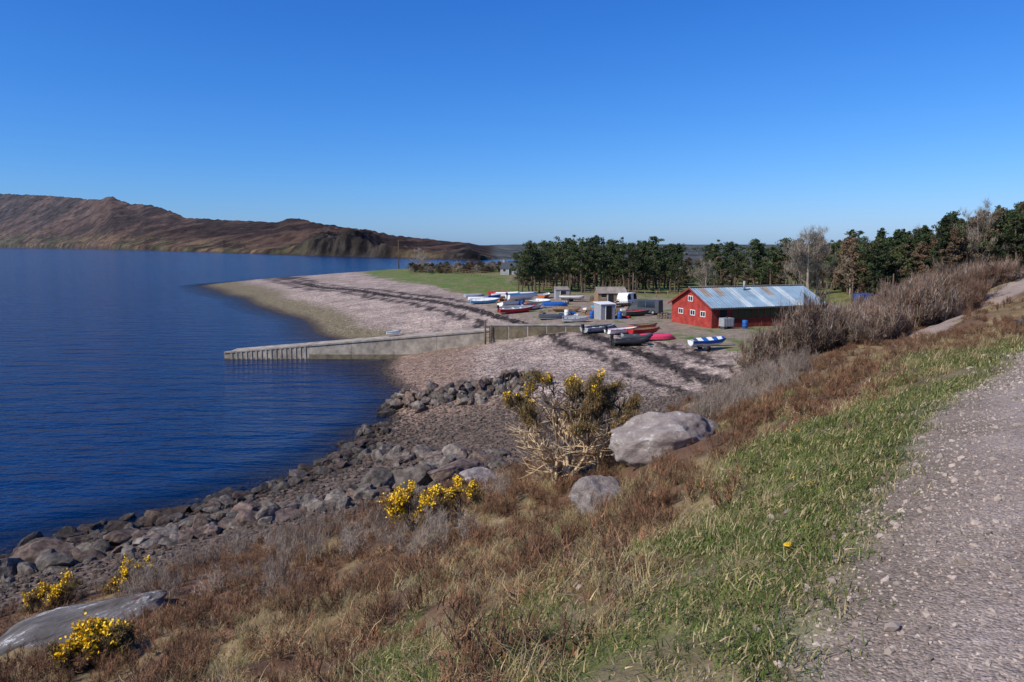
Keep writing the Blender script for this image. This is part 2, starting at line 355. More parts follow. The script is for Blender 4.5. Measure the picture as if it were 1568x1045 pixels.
# ---------------------------------------------------------------- far hills
HC=[(-1.3,3500,5400,360,0),(-.688,3300,4600,323,0),(-.6,2600,3900,262,0),(-.56,2300,3500,222,0),(-.546,2120,3320,212,0),(-.5400,2100,3300,213,0),(-.5316,1950,3200,220,0),(-.520,1850,3100,196,0),(-.505,1750,3000,174,0),(-.495,1700,2950,170,0),(-.488,1650,2850,165,0),(-.478,1600,2800,161,0),(-.433,1300,2300,94,0),(-.381,1120,1950,76,0),
(-.31,910,1700,63,.1),(-.298,900,1680,71,.1),(-.284,890,1650,70,.2),(-.258,830,1500,55,.6),(-.214,770,1350,41,1),(-.19,740,1250,35,1),(-.161,700,1200,28,.5),(-.126,650,1100,22,.35),(-.0825,610,950,16.5,.5),(-.056,580,850,14,.9),(-.043,580,850,11.6,.5),(-.02,640,1000,12.3,.1),(.02,620,1100,12.6,0),(.06,520,900,12.6,0),(.3,480,900,12.6,0),(.6,480,1000,14,0),(1.4,480,1100,30,0)]
HC=np.array(HC);NB=1200
tb=np.linspace(-1.3,1.4,NB)
Ds=np.interp(tb,HC[:,0],HC[:,1]);Rs=np.interp(tb,HC[:,0],HC[:,2]);Zs=np.interp(tb,HC[:,0],HC[:,3]);Cs=np.interp(tb,HC[:,0],HC[:,4])
s=np.concatenate([[-.03],np.linspace(0,.12,22),np.linspace(.14,1.35,56)]);NS=len(s)
T,SS=np.meshgrid(tb,s,indexing='ij')
Dm=Ds[:,None]*(1+.03*(fbm(tb[:,None]*60,0*tb[:,None],3,4)-.5)+.012*(fbm(tb[:,None]*260,0*tb[:,None],3,14)-.5));Rm=Rs[:,None]
YY=Dm+(Rm-Dm)*SS;XX=T*YY
sc_=np.clip(SS,0,1)
prof=(.55*sc_+.45*sc_**2)
cl=Cs[:,None]*(.40*ss(0,.05,sc_))*(.2+1.6*fbm(XX/22,YY/60,4,31))
f=np.maximum(prof,0)*(1-cl)+cl+.05*ss(0,.03,sc_)*(1-prof)
f=np.where(SS>1,1-(SS-1)*1.2,f)
nz=(fbm(XX/160,YY/160,5,12)-.5)
ZZ=Zs[:,None]*f+nz*np.minimum(Zs[:,None]*.35,34)*np.sin(np.clip(SS,0,1)*math.pi)+(fbm(XX/9,YY/14,4,2)-.5)*(1.5+12*Cs[:,None])*ss(0,.03,SS)*ss(1.1,.9,SS)*ss(11,25,Zs[:,None])
ZZ=ZZ+(fbm(XX/30,YY/30,4,71)-.5)*np.minimum(Zs[:,None]*.08,14)*ss(.2,.8,SS)
ZZ=np.where(SS<0,-2,ZZ)
V=np.stack([XX.ravel(),YY.ravel(),ZZ.ravel()],1)
ii=(np.arange(NB-1)[:,None]*NS+np.arange(NS-1)[None,:]).ravel()
me=quad_mesh('far_hills',V,np.stack([ii,ii+NS,ii+NS+1,ii+1],1),smooth=True)
xx,yy=V[:,0],V[:,1];q=fbm(xx/110,yy/110,5,8);q2=fbm(xx/25,yy/25,4,6);q3=fbm(xx/7,yy/20,4,16);sf=SS.ravel();CsR=np.repeat(Cs,NS)
c=np.zeros((len(V),3))+C(.10,.064,.05)
c=mix(c,C(.036,.027,.025),ss(.42,.56,q)*.9);c=mix(c,C(.17,.125,.068),ss(.48,.6,q2)*ss(.4,.05,sf)*.9)
c=mix(c,C(.08,.08,.045),ss(.55,.65,q)*ss(.3,.1,sf)*.6)
rk=mix(C(.011,.011,.014)+0*c,C(.055,.048,.042),ss(.52,.62,q3))
c=mix(c,rk,ss(.5,.2,sf+(q2-.5)*.6)*ss(.25,.65,CsR)*.95)
c=mix(c,C(.05,.045,.04),ss(.02,.0,sf)*.8)
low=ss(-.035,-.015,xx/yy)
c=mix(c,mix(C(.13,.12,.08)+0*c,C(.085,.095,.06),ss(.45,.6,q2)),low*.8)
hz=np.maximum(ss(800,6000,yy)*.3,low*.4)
c=mix(c,C(.13,.16,.20),hz)  # aerial haze painted into the hill colour, bluer with distance and on low land
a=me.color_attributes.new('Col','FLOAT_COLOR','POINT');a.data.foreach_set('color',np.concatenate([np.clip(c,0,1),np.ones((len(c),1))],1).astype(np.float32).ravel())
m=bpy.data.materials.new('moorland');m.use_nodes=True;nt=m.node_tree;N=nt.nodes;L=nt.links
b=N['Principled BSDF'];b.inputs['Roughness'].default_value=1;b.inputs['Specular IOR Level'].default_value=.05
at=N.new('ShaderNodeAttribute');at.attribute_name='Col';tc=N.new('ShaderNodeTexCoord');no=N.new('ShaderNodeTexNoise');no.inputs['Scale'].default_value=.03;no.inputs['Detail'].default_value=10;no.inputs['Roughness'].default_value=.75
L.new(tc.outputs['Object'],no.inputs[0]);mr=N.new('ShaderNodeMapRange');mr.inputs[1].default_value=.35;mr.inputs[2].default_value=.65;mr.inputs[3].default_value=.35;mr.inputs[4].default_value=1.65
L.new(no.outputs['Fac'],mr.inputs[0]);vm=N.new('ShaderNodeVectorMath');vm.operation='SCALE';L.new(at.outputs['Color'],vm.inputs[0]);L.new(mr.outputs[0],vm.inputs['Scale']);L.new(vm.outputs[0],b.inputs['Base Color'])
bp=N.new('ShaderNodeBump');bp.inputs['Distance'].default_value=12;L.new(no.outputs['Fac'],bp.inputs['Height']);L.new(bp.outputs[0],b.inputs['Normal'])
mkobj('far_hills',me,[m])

# ---------------------------------------------------------------- scatter system
def scatter(name,P,rot,scl,idx,srcs):
    me=bpy.data.meshes.new(name);me.vertices.add(len(P));me.vertices.foreach_set('co',np.asarray(P,np.float32).ravel())
    a=me.attributes.new('rot','FLOAT_VECTOR','POINT');a.data.foreach_set('vector',np.asarray(rot,np.float32).ravel())
    a=me.attributes.new('scl','FLOAT_VECTOR','POINT');a.data.foreach_set('vector',np.asarray(scl,np.float32).ravel())
    a=me.attributes.new('idx','INT','POINT');a.data.foreach_set('value',np.asarray(idx,np.int32))
    o=bpy.data.objects.new(name,me);COL.objects.link(o)
    cc=bpy.data.collections.new(name+'_parts')
    for s_ in srcs: cc.objects.link(s_)
    ng=bpy.data.node_groups.new(name,'GeometryNodeTree')
    ng.interface.new_socket('Geometry',in_out='INPUT',socket_type='NodeSocketGeometry');ng.interface.new_socket('Geometry',in_out='OUTPUT',socket_type='NodeSocketGeometry')
    N=ng.nodes;L=ng.links
    gi=N.new('NodeGroupInput');go=N.new('NodeGroupOutput');ip=N.new('GeometryNodeInstanceOnPoints')
    ci=N.new('GeometryNodeCollectionInfo');ci.inputs['Collection'].default_value=cc;ci.inputs['Separate Children'].default_value=True;ci.inputs['Reset Children'].default_value=True
    def na(nm,t):
        x=N.new('GeometryNodeInputNamedAttribute');x.data_type=t;x.inputs['Name'].default_value=nm;return x.outputs['Attribute']
    L.new(gi.outputs[0],ip.inputs['Points']);L.new(ci.outputs[0],ip.inputs['Instance']);ip.inputs['Pick Instance'].default_value=True
    L.new(na('idx','INT'),ip.inputs['Instance Index']);L.new(na('rot','FLOAT_VECTOR'),ip.inputs['Rotation']);L.new(na('scl','FLOAT_VECTOR'),ip.inputs['Scale'])
    L.new(ip.outputs[0],go.inputs[0])
    md=o.modifiers.new('instances','NODES');md.node_group=ng
    return o
def up_rot(k,tilt=.15):
    return np.stack([R.normal(0,tilt,k),R.normal(0,tilt,k),R.uniform(0,6.283,k)],1)
def sc3(s,j=.15):
    return s[:,None]*R.uniform(1-j,1+j,(len(s),3))

def blades(n,rad,h0,h1_,w,lean,droop,segs=3,jag=0.0,seed=0,origin=None,splay=None):
    g=np.random.default_rng(seed)
    a=g.uniform(0,6.283,n);rr=rad*np.sqrt(g.uniform(0,1,n))
    base=np.stack([rr*np.cos(a),rr*np.sin(a),np.zeros(n)],1) if origin is None else origin
    n=len(base)
    az=g.uniform(0,6.283,n) if splay is None else splay
    le=np.abs(g.normal(lean,lean*.5,n));h=g.uniform(h0,h1_,n)
    wd=np.stack([-np.sin(az),np.cos(az),0*az],1)
    p=base.copy();V=np.zeros((n,segs+1,2,3));
    for k in range(segs+1):
        t=k/segs;ww=w*(1-t*.85)
        V[:,k,0]=p-wd*ww/2;V[:,k,1]=p+wd*ww/2
        ang=le+droop*t+g.normal(0,jag,n);az2=az+g.normal(0,jag*2,n)
        p=p+np.stack([np.sin(ang)*np.cos(az2),np.sin(ang)*np.sin(az2),np.cos(ang)],1)*(h/segs)[:,None]
    V=V.reshape(-1,3);b0=np.arange(n)[:,None]*(segs+1)*2+np.arange(segs)[None,:]*2;b0=b0.ravel()
    Q=np.stack([b0,b0+1,b0+3,b0+2],1)
    return V,Q,np.repeat(np.arange(n),segs)
def tuft(name,n,rad,h0,h1_,w,lean,droop,mats,probs,segs=3,jag=0,seed=0):
    V,Q,bi=blades(n,rad,h0,h1_,w,lean,droop,segs,jag,seed)
    g=np.random.default_rng(seed+99);mi=g.choice(len(mats),n,p=probs)[bi]
    return mkobj(name,quad_mesh(name,V,Q,mi),mats,link=False)
def shrub(name,nst,hgt,spread,mats,seed,tw=14,w=.012):
    g=np.random.default_rng(seed);Vs=[];Qs=[];Ms=[];o=0
    segs=5;az=g.uniform(0,6.283,nst);le=np.abs(g.normal(spread,.25,nst));h=hgt*g.uniform(.6,1,nst)
    p=np.stack([g.normal(0,.12*hgt,nst),g.normal(0,.12*hgt,nst),0*az],1);nodes=[]
    wd=np.stack([-np.sin(az),np.cos(az),0*az],1);V=np.zeros((nst,segs+1,2,3))
    for k in range(segs+1):
        ww=w*2.2*(1-k/segs*.7);V[:,k,0]=p-wd*ww/2;V[:,k,1]=p+wd*ww/2
        if k>1: nodes.append(p.copy())
        ang=le+g.normal(0,.25,nst);a2=az+g.normal(0,.5,nst)
        p=p+np.stack([np.sin(ang)*np.cos(a2),np.sin(ang)*np.sin(a2),np.cos(ang)],1)*(h/segs)[:,None]
    b0=(np.arange(nst)[:,None]*(segs+1)*2+np.arange(segs)[None,:]*2).ravel()
    Vs.append(V.reshape(-1,3));Qs.append(np.stack([b0,b0+1,b0+3,b0+2],1));Ms.append(np.zeros(len(b0),int));o=len(Vs[0])
    org=np.concatenate(nodes);org=np.repeat(org,tw,0)+g.normal(0,.03*hgt,(len(org)*tw,3))
    V,Q,bi=blades(len(org),0,.18*hgt,.38*hgt,w,.75,.0,3,.35,seed+5,origin=org)
    Vs.append(V);Qs.append(Q+o);Ms.append(g.integers(0,len(mats),len(org))[bi])
    return mkobj(name,quad_mesh(name,np.concatenate(Vs),np.concatenate(Qs),np.concatenate(Ms)),mats,link=False)
def rock_mesh(name,seed,sub=3,cuts=12,flat=.8,rough=.08,lo=.42,hi=.78):
    g=np.random.default_rng(seed);bm=bmesh.new();bmesh.ops.create_icosphere(bm,subdivisions=sub,radius=1)
    V=np.array([v.co[:] for v in bm.verts])
    for k in range(cuts):
        d=g.normal(0,1,3);d/=np.linalg.norm(d);kk=g.uniform(lo,hi)
        e=np.maximum(V@d-kk,0);V=V-e[:,None]*d*.97
    V/=np.abs(V).max()
    V*=g.uniform(.75,1.2,3);V[:,2]*=flat
    nn=fbm(V[:,0]*2.3+seed+V[:,2],V[:,1]*2.3+V[:,2]*1.7,4,seed)-.5
    n2_=fbm(V[:,0]*7+seed-V[:,2]*3,V[:,1]*7+V[:,2]*5,3,seed+3)-.5
    V*=(1+nn*rough*3+n2_*rough*1.2)[:,None]
    for v,c_ in zip(bm.verts,V): v.co=c_
    me=bpy.data.meshes.new(name);bm.to_mesh(me);bm.free()
    return me
ROCKS=[mkobj('rock_piece',rock_mesh('rock_piece',i),[M_rock if i%2 else M_rock2],link=False) for i in range(10)]
PEBS=[mkobj('pebble_piece',rock_mesh('pebble_piece',20+i,1,4,.7),[M_peb],link=False) for i in range(4)]

def cand(nn,x0,x1,y0,y1):
    X=R.uniform(x0,x1,nn);Y=R.uniform(y0,y1,nn);Z=H(X,Y);return X,Y,Z,regions(X,Y,Z)
def sel(k,*a): return [q[k] for q in a]
BOUL=[(3.3,15.5,1.1),(1.5,12.9,.45),(-9.9,15.3,1.5)]
def clear(X,Y,pad=0):
    m=np.ones(X.shape,bool)
    for bx,by,br_ in BOUL: m&=np.hypot(X-bx,Y-by+.3)>br_+pad
    return m
# short turf on the verge
X,Y,Z,r=cand(140000,-5,14,1.6,22)
dist=np.hypot(X,Y);inf=np.abs(X)<Y*.8+2
pr=np.maximum(r['verge'],r['gpatch']*.9)*(1-r['road'])*(.2+.8*ss(.56,.43,r['n2']))
k=(R.random(len(X))<pr*np.minimum(1,7/dist))&inf
T=[tuft('tuft_green%d'%i,36,.11,.018,.055,.0058,.7,.7,[M_green,M_green2,M_straw],[.48,.29,.23],2,seed=i) for i in range(4)]
P=np.stack(sel(k,X,Y,Z-.005),1)
scatter('verge_grass',P,up_rot(len(P)),sc3(R.uniform(.6,1.4,len(P))*(1+dist[k]*.045)),R.integers(0,4,len(P)),T)
# straw grass
X,Y,Z,r=cand(60000,-12,24,1.6,48)
dist=np.hypot(X,Y);inf=np.abs(X)<Y*.8+2
patch=fbm(X*.7,Y*.7,4,88)
pr=ss(.4,1.5,r['dr'])*ss(14,5,r['dr']+(r['n1']-.5)*8)*ss(.42,.55,patch)
pr=pr*(1-.7*np.maximum(r['verge'],r['gpatch']))
pr=pr*(1-r['beach'])*(1-r['track'])*(r['flat']<.5)*(r['dr']>0)*np.minimum(1,9/dist+.15)
k=(R.random(len(X))<pr*.6)&inf&clear(X,Y)
T=[tuft('tuft_straw%d'%i,70,.12,.08,.25,.006,.5,1.1,[M_straw,M_green2,M_brack],[.66,.26,.08],4,.1,seed=40+i) for i in range(5)]
P=np.stack(sel(k,X,Y,Z),1)
scatter('tussock_grass',P,up_rot(len(P)),sc3(R.uniform(.5,1.3,len(P))*(1+dist[k]*.012)),R.integers(0,5,len(P)),T)
# heather and bracken
X,Y,Z,r=cand(60000,-20,30,3,58)
dist=np.hypot(X,Y);inf=np.abs(X)<Y*.8+2
patch=fbm(X*.5,Y*.5,4,99)
base=ss(.7,2.2,r['dr']+(r['n1']-.5)*2.5)*(1-r['beach'])*(1-r['track'])*(r['flat']<.5)*(Z>1.6)*np.minimum(1,12/dist+.1)
base=base*(1-.85*np.maximum(r['gpatch'],r['verge']))
k=(R.random(len(X))<base*.36)&inf&clear(X,Y,.1)
T=[shrub('heather%d'%i,9,.34,.6,[M_heath,M_heathd,M_brack],60+i,9,.006) for i in range(5)]
T+=[tuft('bracken%d'%i,90,.17,.10,.30,.011,.7,1.3,[M_brack,M_heath,M_straw],[.42,.34,.24],4,.35,seed=80+i) for i in range(3)]
P=np.stack(sel(k,X,Y,Z-.02),1)
ix=np.where(R.random(len(P))<.15+ss(.46,.54,patch[k])*.7,R.integers(5,8,len(P)),R.integers(0,5,len(P)))
scatter('heather_and_bracken',P,up_rot(len(P)),sc3(R.uniform(.5,1.4,len(P))),ix,T)
# grey leafless scrub on the bank
X,Y,Z,r=cand(6000,-14,18,12,42)
pr=ss(4,1.0,dist_line(X,Y,[(-10,21),(-6,18.5),(-3.5,16.5)])[0])*(1-r['beach'])*.13+ss(2.8,0.5,dist_line(X,Y,[(6,21),(8,26),(13,37)])[0])*.2*ss(.38,.5,r['n1'])
k=(R.random(len(X))<pr)&clear(X,Y,.6)
T=[shrub('scrub%d'%i,12,.9,.5,[M_twig,M_shrub,M_twig],120+i,14,.007) for i in range(4)]
P=np.stack(sel(k,X,Y,Z-.03),1)
scatter('leafless_scrub',P,up_rot(len(P)),sc3(R.uniform(.6,1.15,len(P))),R.integers(0,4,len(P)),T)
# thicket right of shed
X,Y,Z,r=cand(6000,14,52,32,80)
T=[shrub('thicket%d'%i,14,1.9,.45,[M_shrub,M_twig,M_heath],140+i,22,.022) for i in range(3)]
T+=[shrub('thicket%d'%i,14,1.9,.5,[M_heath,M_shrub,M_heathd],140+i,22,.022) for i in range(3,6)]
d1,_=dist_line(X,Y,[(21,47),(27,54),(33,61),(42,72)])
tk=ss(7,3,d1)*.42*(1-r['track'])
k=R.random(len(X))<tk
P=np.stack(sel(k,X,Y,Z-.05),1);nn_=fbm(P[:,0]*.25,P[:,1]*.25,3,5)
scatter('leafless_thicket',P,up_rot(len(P),.1),sc3(R.uniform(.55,1.1,len(P))*(1+.5*ss(.4,.65,nn_))),np.where(nn_>.5,R.integers(0,3,len(P)),R.integers(3,6,len(P))),T)
# shore boulders
L1=[(-8.4,55.5),(-7.3,52.5),(-4,51.6),(-1,52.8),(1.5,55.5)];L3=[(-9,41.5),(-5,38.5),(-1.5,36)]
X,Y,Z,r=cand(16000,-26,6,17,62)
d1,_=dist_line(X,Y,L1);d2,_=dist_line(X,Y,SHORE);d3,_=dist_line(X,Y,L3);d4,_=dist_line(X,Y,[(-20,24),(-12,28.5),(-6,30.5),(-2,31.5)])
sz=np.maximum.reduce([ss(2.0,.5,d1)*.6,ss(3,.3,d2)*ss(52,46,Y)*.6,ss(2.2,.4,d3)*.72,ss(3,.8,d4)*.62,.13+0*X])
pr=np.clip(.10+sz*.30,0,1)*(r['beach']>.3)*(Z>-.6)*ss(63,57,Y)
pr=np.where((Y>50)&(d1>2.0),pr*.12,pr)
k=(R.random(len(X))<pr)
s_=sz[k]*R.uniform(.35,1.2,k.sum())
P=np.stack(sel(k,X,Y,Z),1)
rot=np.stack([R.normal(0,.3,len(P)),R.normal(0,.3,len(P)),R.uniform(0,6.28,len(P))],1)
scatter('shore_boulders',P,rot,sc3(s_,.25),R.integers(0,10,len(P)),ROCKS)
# boulder breakwater (stacked armour stones)
P=[];s_=[]
for (a,b_) in zip(L1[:-1],L1[1:]):
    dx,dy=b_[0]-a[0],b_[1]-a[1];ll=math.hypot(dx,dy)
    for k in range(int(ll*17)):
        t=random.random();off=random.gauss(0,.85)
        P.append((a[0]+dx*t-dy/ll*off,a[1]+dy*t+dx/ll*off,max(0,1-abs(off)/1.4)*random.uniform(0,.9)));s_.append(random.uniform(.3,.68))
P=np.array(P);P[:,2]+=H(P[:,0],P[:,1]);s_=np.array(s_)
scatter('boulder_breakwater',P,up_rot(len(P),.5),sc3(s_,.25),R.integers(0,10,len(P)),ROCKS)
X,Y,Z,r=cand(36000,-26,12,17,70)
k=(R.random(len(X))<(r['beach']>.4)*(Z>-.4)*(.8-.65*ss(45,58,Y)))
P=np.stack(sel(k,X,Y,Z),1)
scatter('beach_cobbles',P,up_rot(len(P),.4),sc3(R.uniform(.05,.15,len(P))*(1-.4*ss(45,60,P[:,1])),.25),R.integers(0,10,len(P)),ROCKS)
# road gravel
X,Y,Z,r=cand(200000,0,13,1.5,16)
dist=np.hypot(X,Y)
edge=ss(.8,0,np.abs(r['dr']+.1))
pr=(r['dc']<2.6)*(X<Y*.75+1.5)*(.10+.5*edge+.3*ss(.5,.6,r['n2']))*np.minimum(1,4.5/dist)
k=R.random(len(X))<pr
P=np.stack(sel(k,X,Y,Z),1)
s_=R.uniform(.004,.011,len(P))*(1+1.6*(R.random(len(P))<.07))*(1+.05*dist[k])
scatter('road_gravel',P,up_rot(len(P),.5),sc3(s_,.25),R.integers(0,4,len(P)),PEBS)
X,Y,Z,r=cand(900,-4,12,2,16);k=(r['dr']>-.3)&(r['dr']<3.5)&(R.random(900)<.5)
P=np.stack(sel(k,X,Y,Z+.012),1)
scatter('verge_stones',P,up_rot(len(P),.5),sc3(R.uniform(.015,.045,len(P)),.3),R.integers(0,4,len(P)),PEBS)
def dandelion():
    mb=MB()
    for ring,(rr,zz,nn) in enumerate(((.022,.05,16),(.015,.056,12),(.008,.06,8))):
        for k in range(nn):
            a=6.283*k/nn;a2=a+.35
            mb.add([(0,0,.05),(math.cos(a)*rr,math.sin(a)*rr,zz),(math.cos(a2)*rr,math.sin(a2)*rr,zz)],[(0,1,2)],0)
    mb.tube([(0,0,0),(0,0,.05)],[.002,.002],5,1)
    for k in range(7):
        a=6.283*k/7;mb.add([(0,0,.005),(math.cos(a-.15)*.05,math.sin(a-.15)*.05,.02),(math.cos(a)*.09,math.sin(a)*.09,.01),(math.cos(a+.15)*.05,math.sin(a+.15)*.05,.02)],[(0,1,2,3)],1)
    return mb.obj('dandelion_piece',[M_flow,M_green],link=False)
X,Y,Z,r=cand(1000,-1,12,2.8,16);k=(r['verge']>.5)&(r['dr']>.3)&(R.random(1000)<.3)
P=np.stack(sel(k,X,Y,Z),1)
scatter('dandelions',P,up_rot(len(P),.2),sc3(R.uniform(.6,1.1,len(P)),.1),np.zeros(len(P)),[dandelion()])
# seaweed
X,Y,Z,r=cand(60000,-60,20,48,200);wd=.35+Y*.006
k=R.random(len(X))<ss(1.3,.3,r['strand']/wd)*.8
P=np.stack(sel(k,X,Y,Z),1)
WE=[mkobj('weed_piece',rock_mesh('weed_piece',50+i,2,3,.35,.25),[M_weed],link=False) for i in range(3)]
scatter('seaweed_strandline',P,up_rot(len(P),.1),sc3(R.uniform(.08,.28,len(P)),.4),R.integers(0,3,len(P)),WE)

# ---------------------------------------------------------------- individual boulders
def boulder(name,x,y,s,seed,rz=0,m=M_rockl,sub=5,dz=0,cuts=11,rough=.09,lo=.42,hi=.78,tilt=(0,0)):
    me=rock_mesh(name,seed,sub,cuts,1,rough,lo,hi)
    me.polygons.foreach_set('use_smooth',[True]*len(me.polygons))
    o=mkobj(name,me,[m],(x,y,h1(x,y)+dz),rz);o.scale=s;o.rotation_euler=(tilt[0],tilt[1],rz)
boulder('lichen_boulder',3.3,15.6,(1.2,.95,.72),321,.1,dz=.30,cuts=9,lo=.62,hi=.88,rough=.12)
boulder('lichen_boulder',1.5,12.9,(.5,.45,.5),325,.5,dz=.16,cuts=8,lo=.6,hi=.85,rough=.12)
boulder('rock_slab',-9.9,15.3,(2.7,1.0,.45),307,.75,M_slab,dz=.2,cuts=16,tilt=(.15,-.12),rough=.13)
boulder('rock_slab',-3.1,21.6,(.9,.6,.35),308,.5,M_slab,dz=.05,cuts=14)
boulder('shore_boulder',-4.2,30.5,(1.1,.9,.9),309,.3,M_rock,dz=.2)
boulder('shore_boulder',-2.4,30.2,(1.3,.9,.8),310,.9,M_rock2,dz=.2)
boulder('shore_boulder',-5.8,31.2,(1.0,.8,.8),311,.9,M_rock,dz=.2)
boulder('shore_boulder',-1.2,27.5,(1.2,.7,.6),312,.3,dz=.15)
boulder('shore_boulder',-17.5,26.5,(1.1,.8,.6),313,.3,M_rock2,dz=.15)
boulder('shore_boulder',-15,27.6,(.9,.8,.7),314,1.3,M_rock2,dz=.15)

# ---------------------------------------------------------------- gorse bushes
def gorse(name,x,y,hgt,rad,seed,stems=8,flowers=300,spines=9000,bare=False,green=.4,dz=0,keys=40,w=.016):
    g=random.Random(seed);mb=MB();tips=[]
    def br(p,d,l,r_,lev):
        pts=[p];rs=[r_];q=p.copy();dd=d.copy()
        for k in range(4):
            dd=(dd+Vector((g.gauss(0,.28),g.gauss(0,.28),g.gauss(.06,.12)))).normalized()
            q=q+dd*l/4;pts.append(q.copy());rs.append(r_*(1-.17*(k+1)))
        mb.tube(pts,rs,5 if lev==0 else 4,0 if (pts[-1].z<hgt*.7) else 1)
        if lev==2: tips.extend(pts[2:]);return
        for k in range(4 if lev==0 else 5):
            st=pts[g.choice([2,3,4])];nd=(dd+Vector((g.gauss(0,.6),g.gauss(0,.6),g.gauss(.1,.35)))).normalized()
            br(st,nd,l*g.uniform(.45,.7),r_*.5,lev+1)
    for k in range(stems):
        a=6.283*k/stems+g.uniform(-.4,.4);sp=g.uniform(.15,1)*rad/hgt*1.3
        br(Vector((math.cos(a)*.12,math.sin(a)*.12,-.1)),Vector((math.cos(a)*sp,math.sin(a)*sp,1)).normalized(),hgt*.55,.065*hgt/2.5,0)
    if bare:
        keep=list(tips)
        for k in range(60):
            a=g.uniform(0,6.283);z=g.uniform(.03,.6)*hgt;rr=z*rad/hgt*.95
            br(Vector((math.cos(a)*rr,math.sin(a)*rr,z)),Vector((math.cos(a),math.sin(a),g.uniform(-.2,.9))).normalized(),hgt*.26,.018,1)
        tips[:]=keep
    stem_obj=mb.mesh(name+'_stems')
    tp=np.array([t[:] for t in tips])
    zmin=hgt*.55 if bare else -.2
    tp2=tp[tp[:,2]>zmin]
    if len(tp2)<5: tp2=tp
    gg=np.random.default_rng(seed)
    if bare: tp2=tp2[fbm(tp2[:,0]*2.2+9,tp2[:,2]*2.2+tp2[:,1],2,seed)>.42]
    cs=tp2[gg.integers(0,len(tp2),spines)]
    cl_id=gg.normal(0,.035*hgt/2.5+.02,(spines,3))
    V,Q,bi=blades(spines,0,.05,.12,w,.8,0,2,.5,seed,origin=cs+cl_id)
    hh=cs[:,2]/hgt;gr=(gg.random(spines)<green*(.4+hh))
    mi=np.where(gr,1,2)[bi]
    verts=[V];quads=[Q];mis=[mi];o=len(V)
    top=tp2[np.argsort(-(tp2[:,2]-.3*tp2[:,0]+gg.normal(0,.12*hgt,len(tp2))))][:max(6,int(len(tp2)*.4))]
    keyc=top[gg.integers(0,len(top),max(4,flowers//keys))]
    fc=keyc[gg.integers(0,len(keyc),flowers)]+gg.normal(0,.045,(flowers,3))*np.array([1,1,1.5])+np.array([0,-.03,.07])
    a_=gg.normal(0,1,(flowers,3));a_/=np.linalg.norm(a_,axis=1)[:,None];b_=np.cross(a_,gg.normal(0,1,(flowers,3)));b_/=np.linalg.norm(b_,axis=1)[:,None]
    s2=.016
    FV=np.stack([fc-a_*s2-b_*s2,fc+a_*s2-b_*s2,fc+a_*s2+b_*s2,fc-a_*s2+b_*s2],1).reshape(-1,3)
    FQ=np.arange(flowers*4).reshape(-1,4)+o
    verts.append(FV);quads.append(FQ);mis.append(np.full(flowers,3))
    me=quad_mesh(name,np.concatenate(verts),np.concatenate(quads),np.concatenate(mis))
    e=bpy.data.objects.new(name,None);e.location=(x,y,h1(x,y)+dz);COL.objects.link(e)
    mkobj('stems',stem_obj,[M_bleach if bare else M_bark,M_bark],parent=e)
    mkobj('spines_and_flowers',me,[M_bark,M_gorse,M_gorseb,M_flow],parent=e)
gorse('gorse_bush',1.15,17.5,2.9,1.0,1,9,1000,24000,True,.3)
gorse('gorse_bush',2.15,17.9,2.5,.6,2,5,250,12000,True,.3)
gorse('gorse_bush',-2.2,17.0,1.15,.9,3,9,2300,9000,False,.25)
gorse('gorse_bush',-1.1,17.3,.9,.6,4,6,700,5000,False,.3)
gorse('gorse_bush',-6.3,10.7,.8,1.0,5,10,1900,18000,False,.4)
gorse('gorse_bush',-12.6,19.4,.9,1.3,6,9,1500,12000,False,.35)
gorse('gorse_bush',-10.8,20.1,.8,1.1,7,8,1000,9000,False,.35)

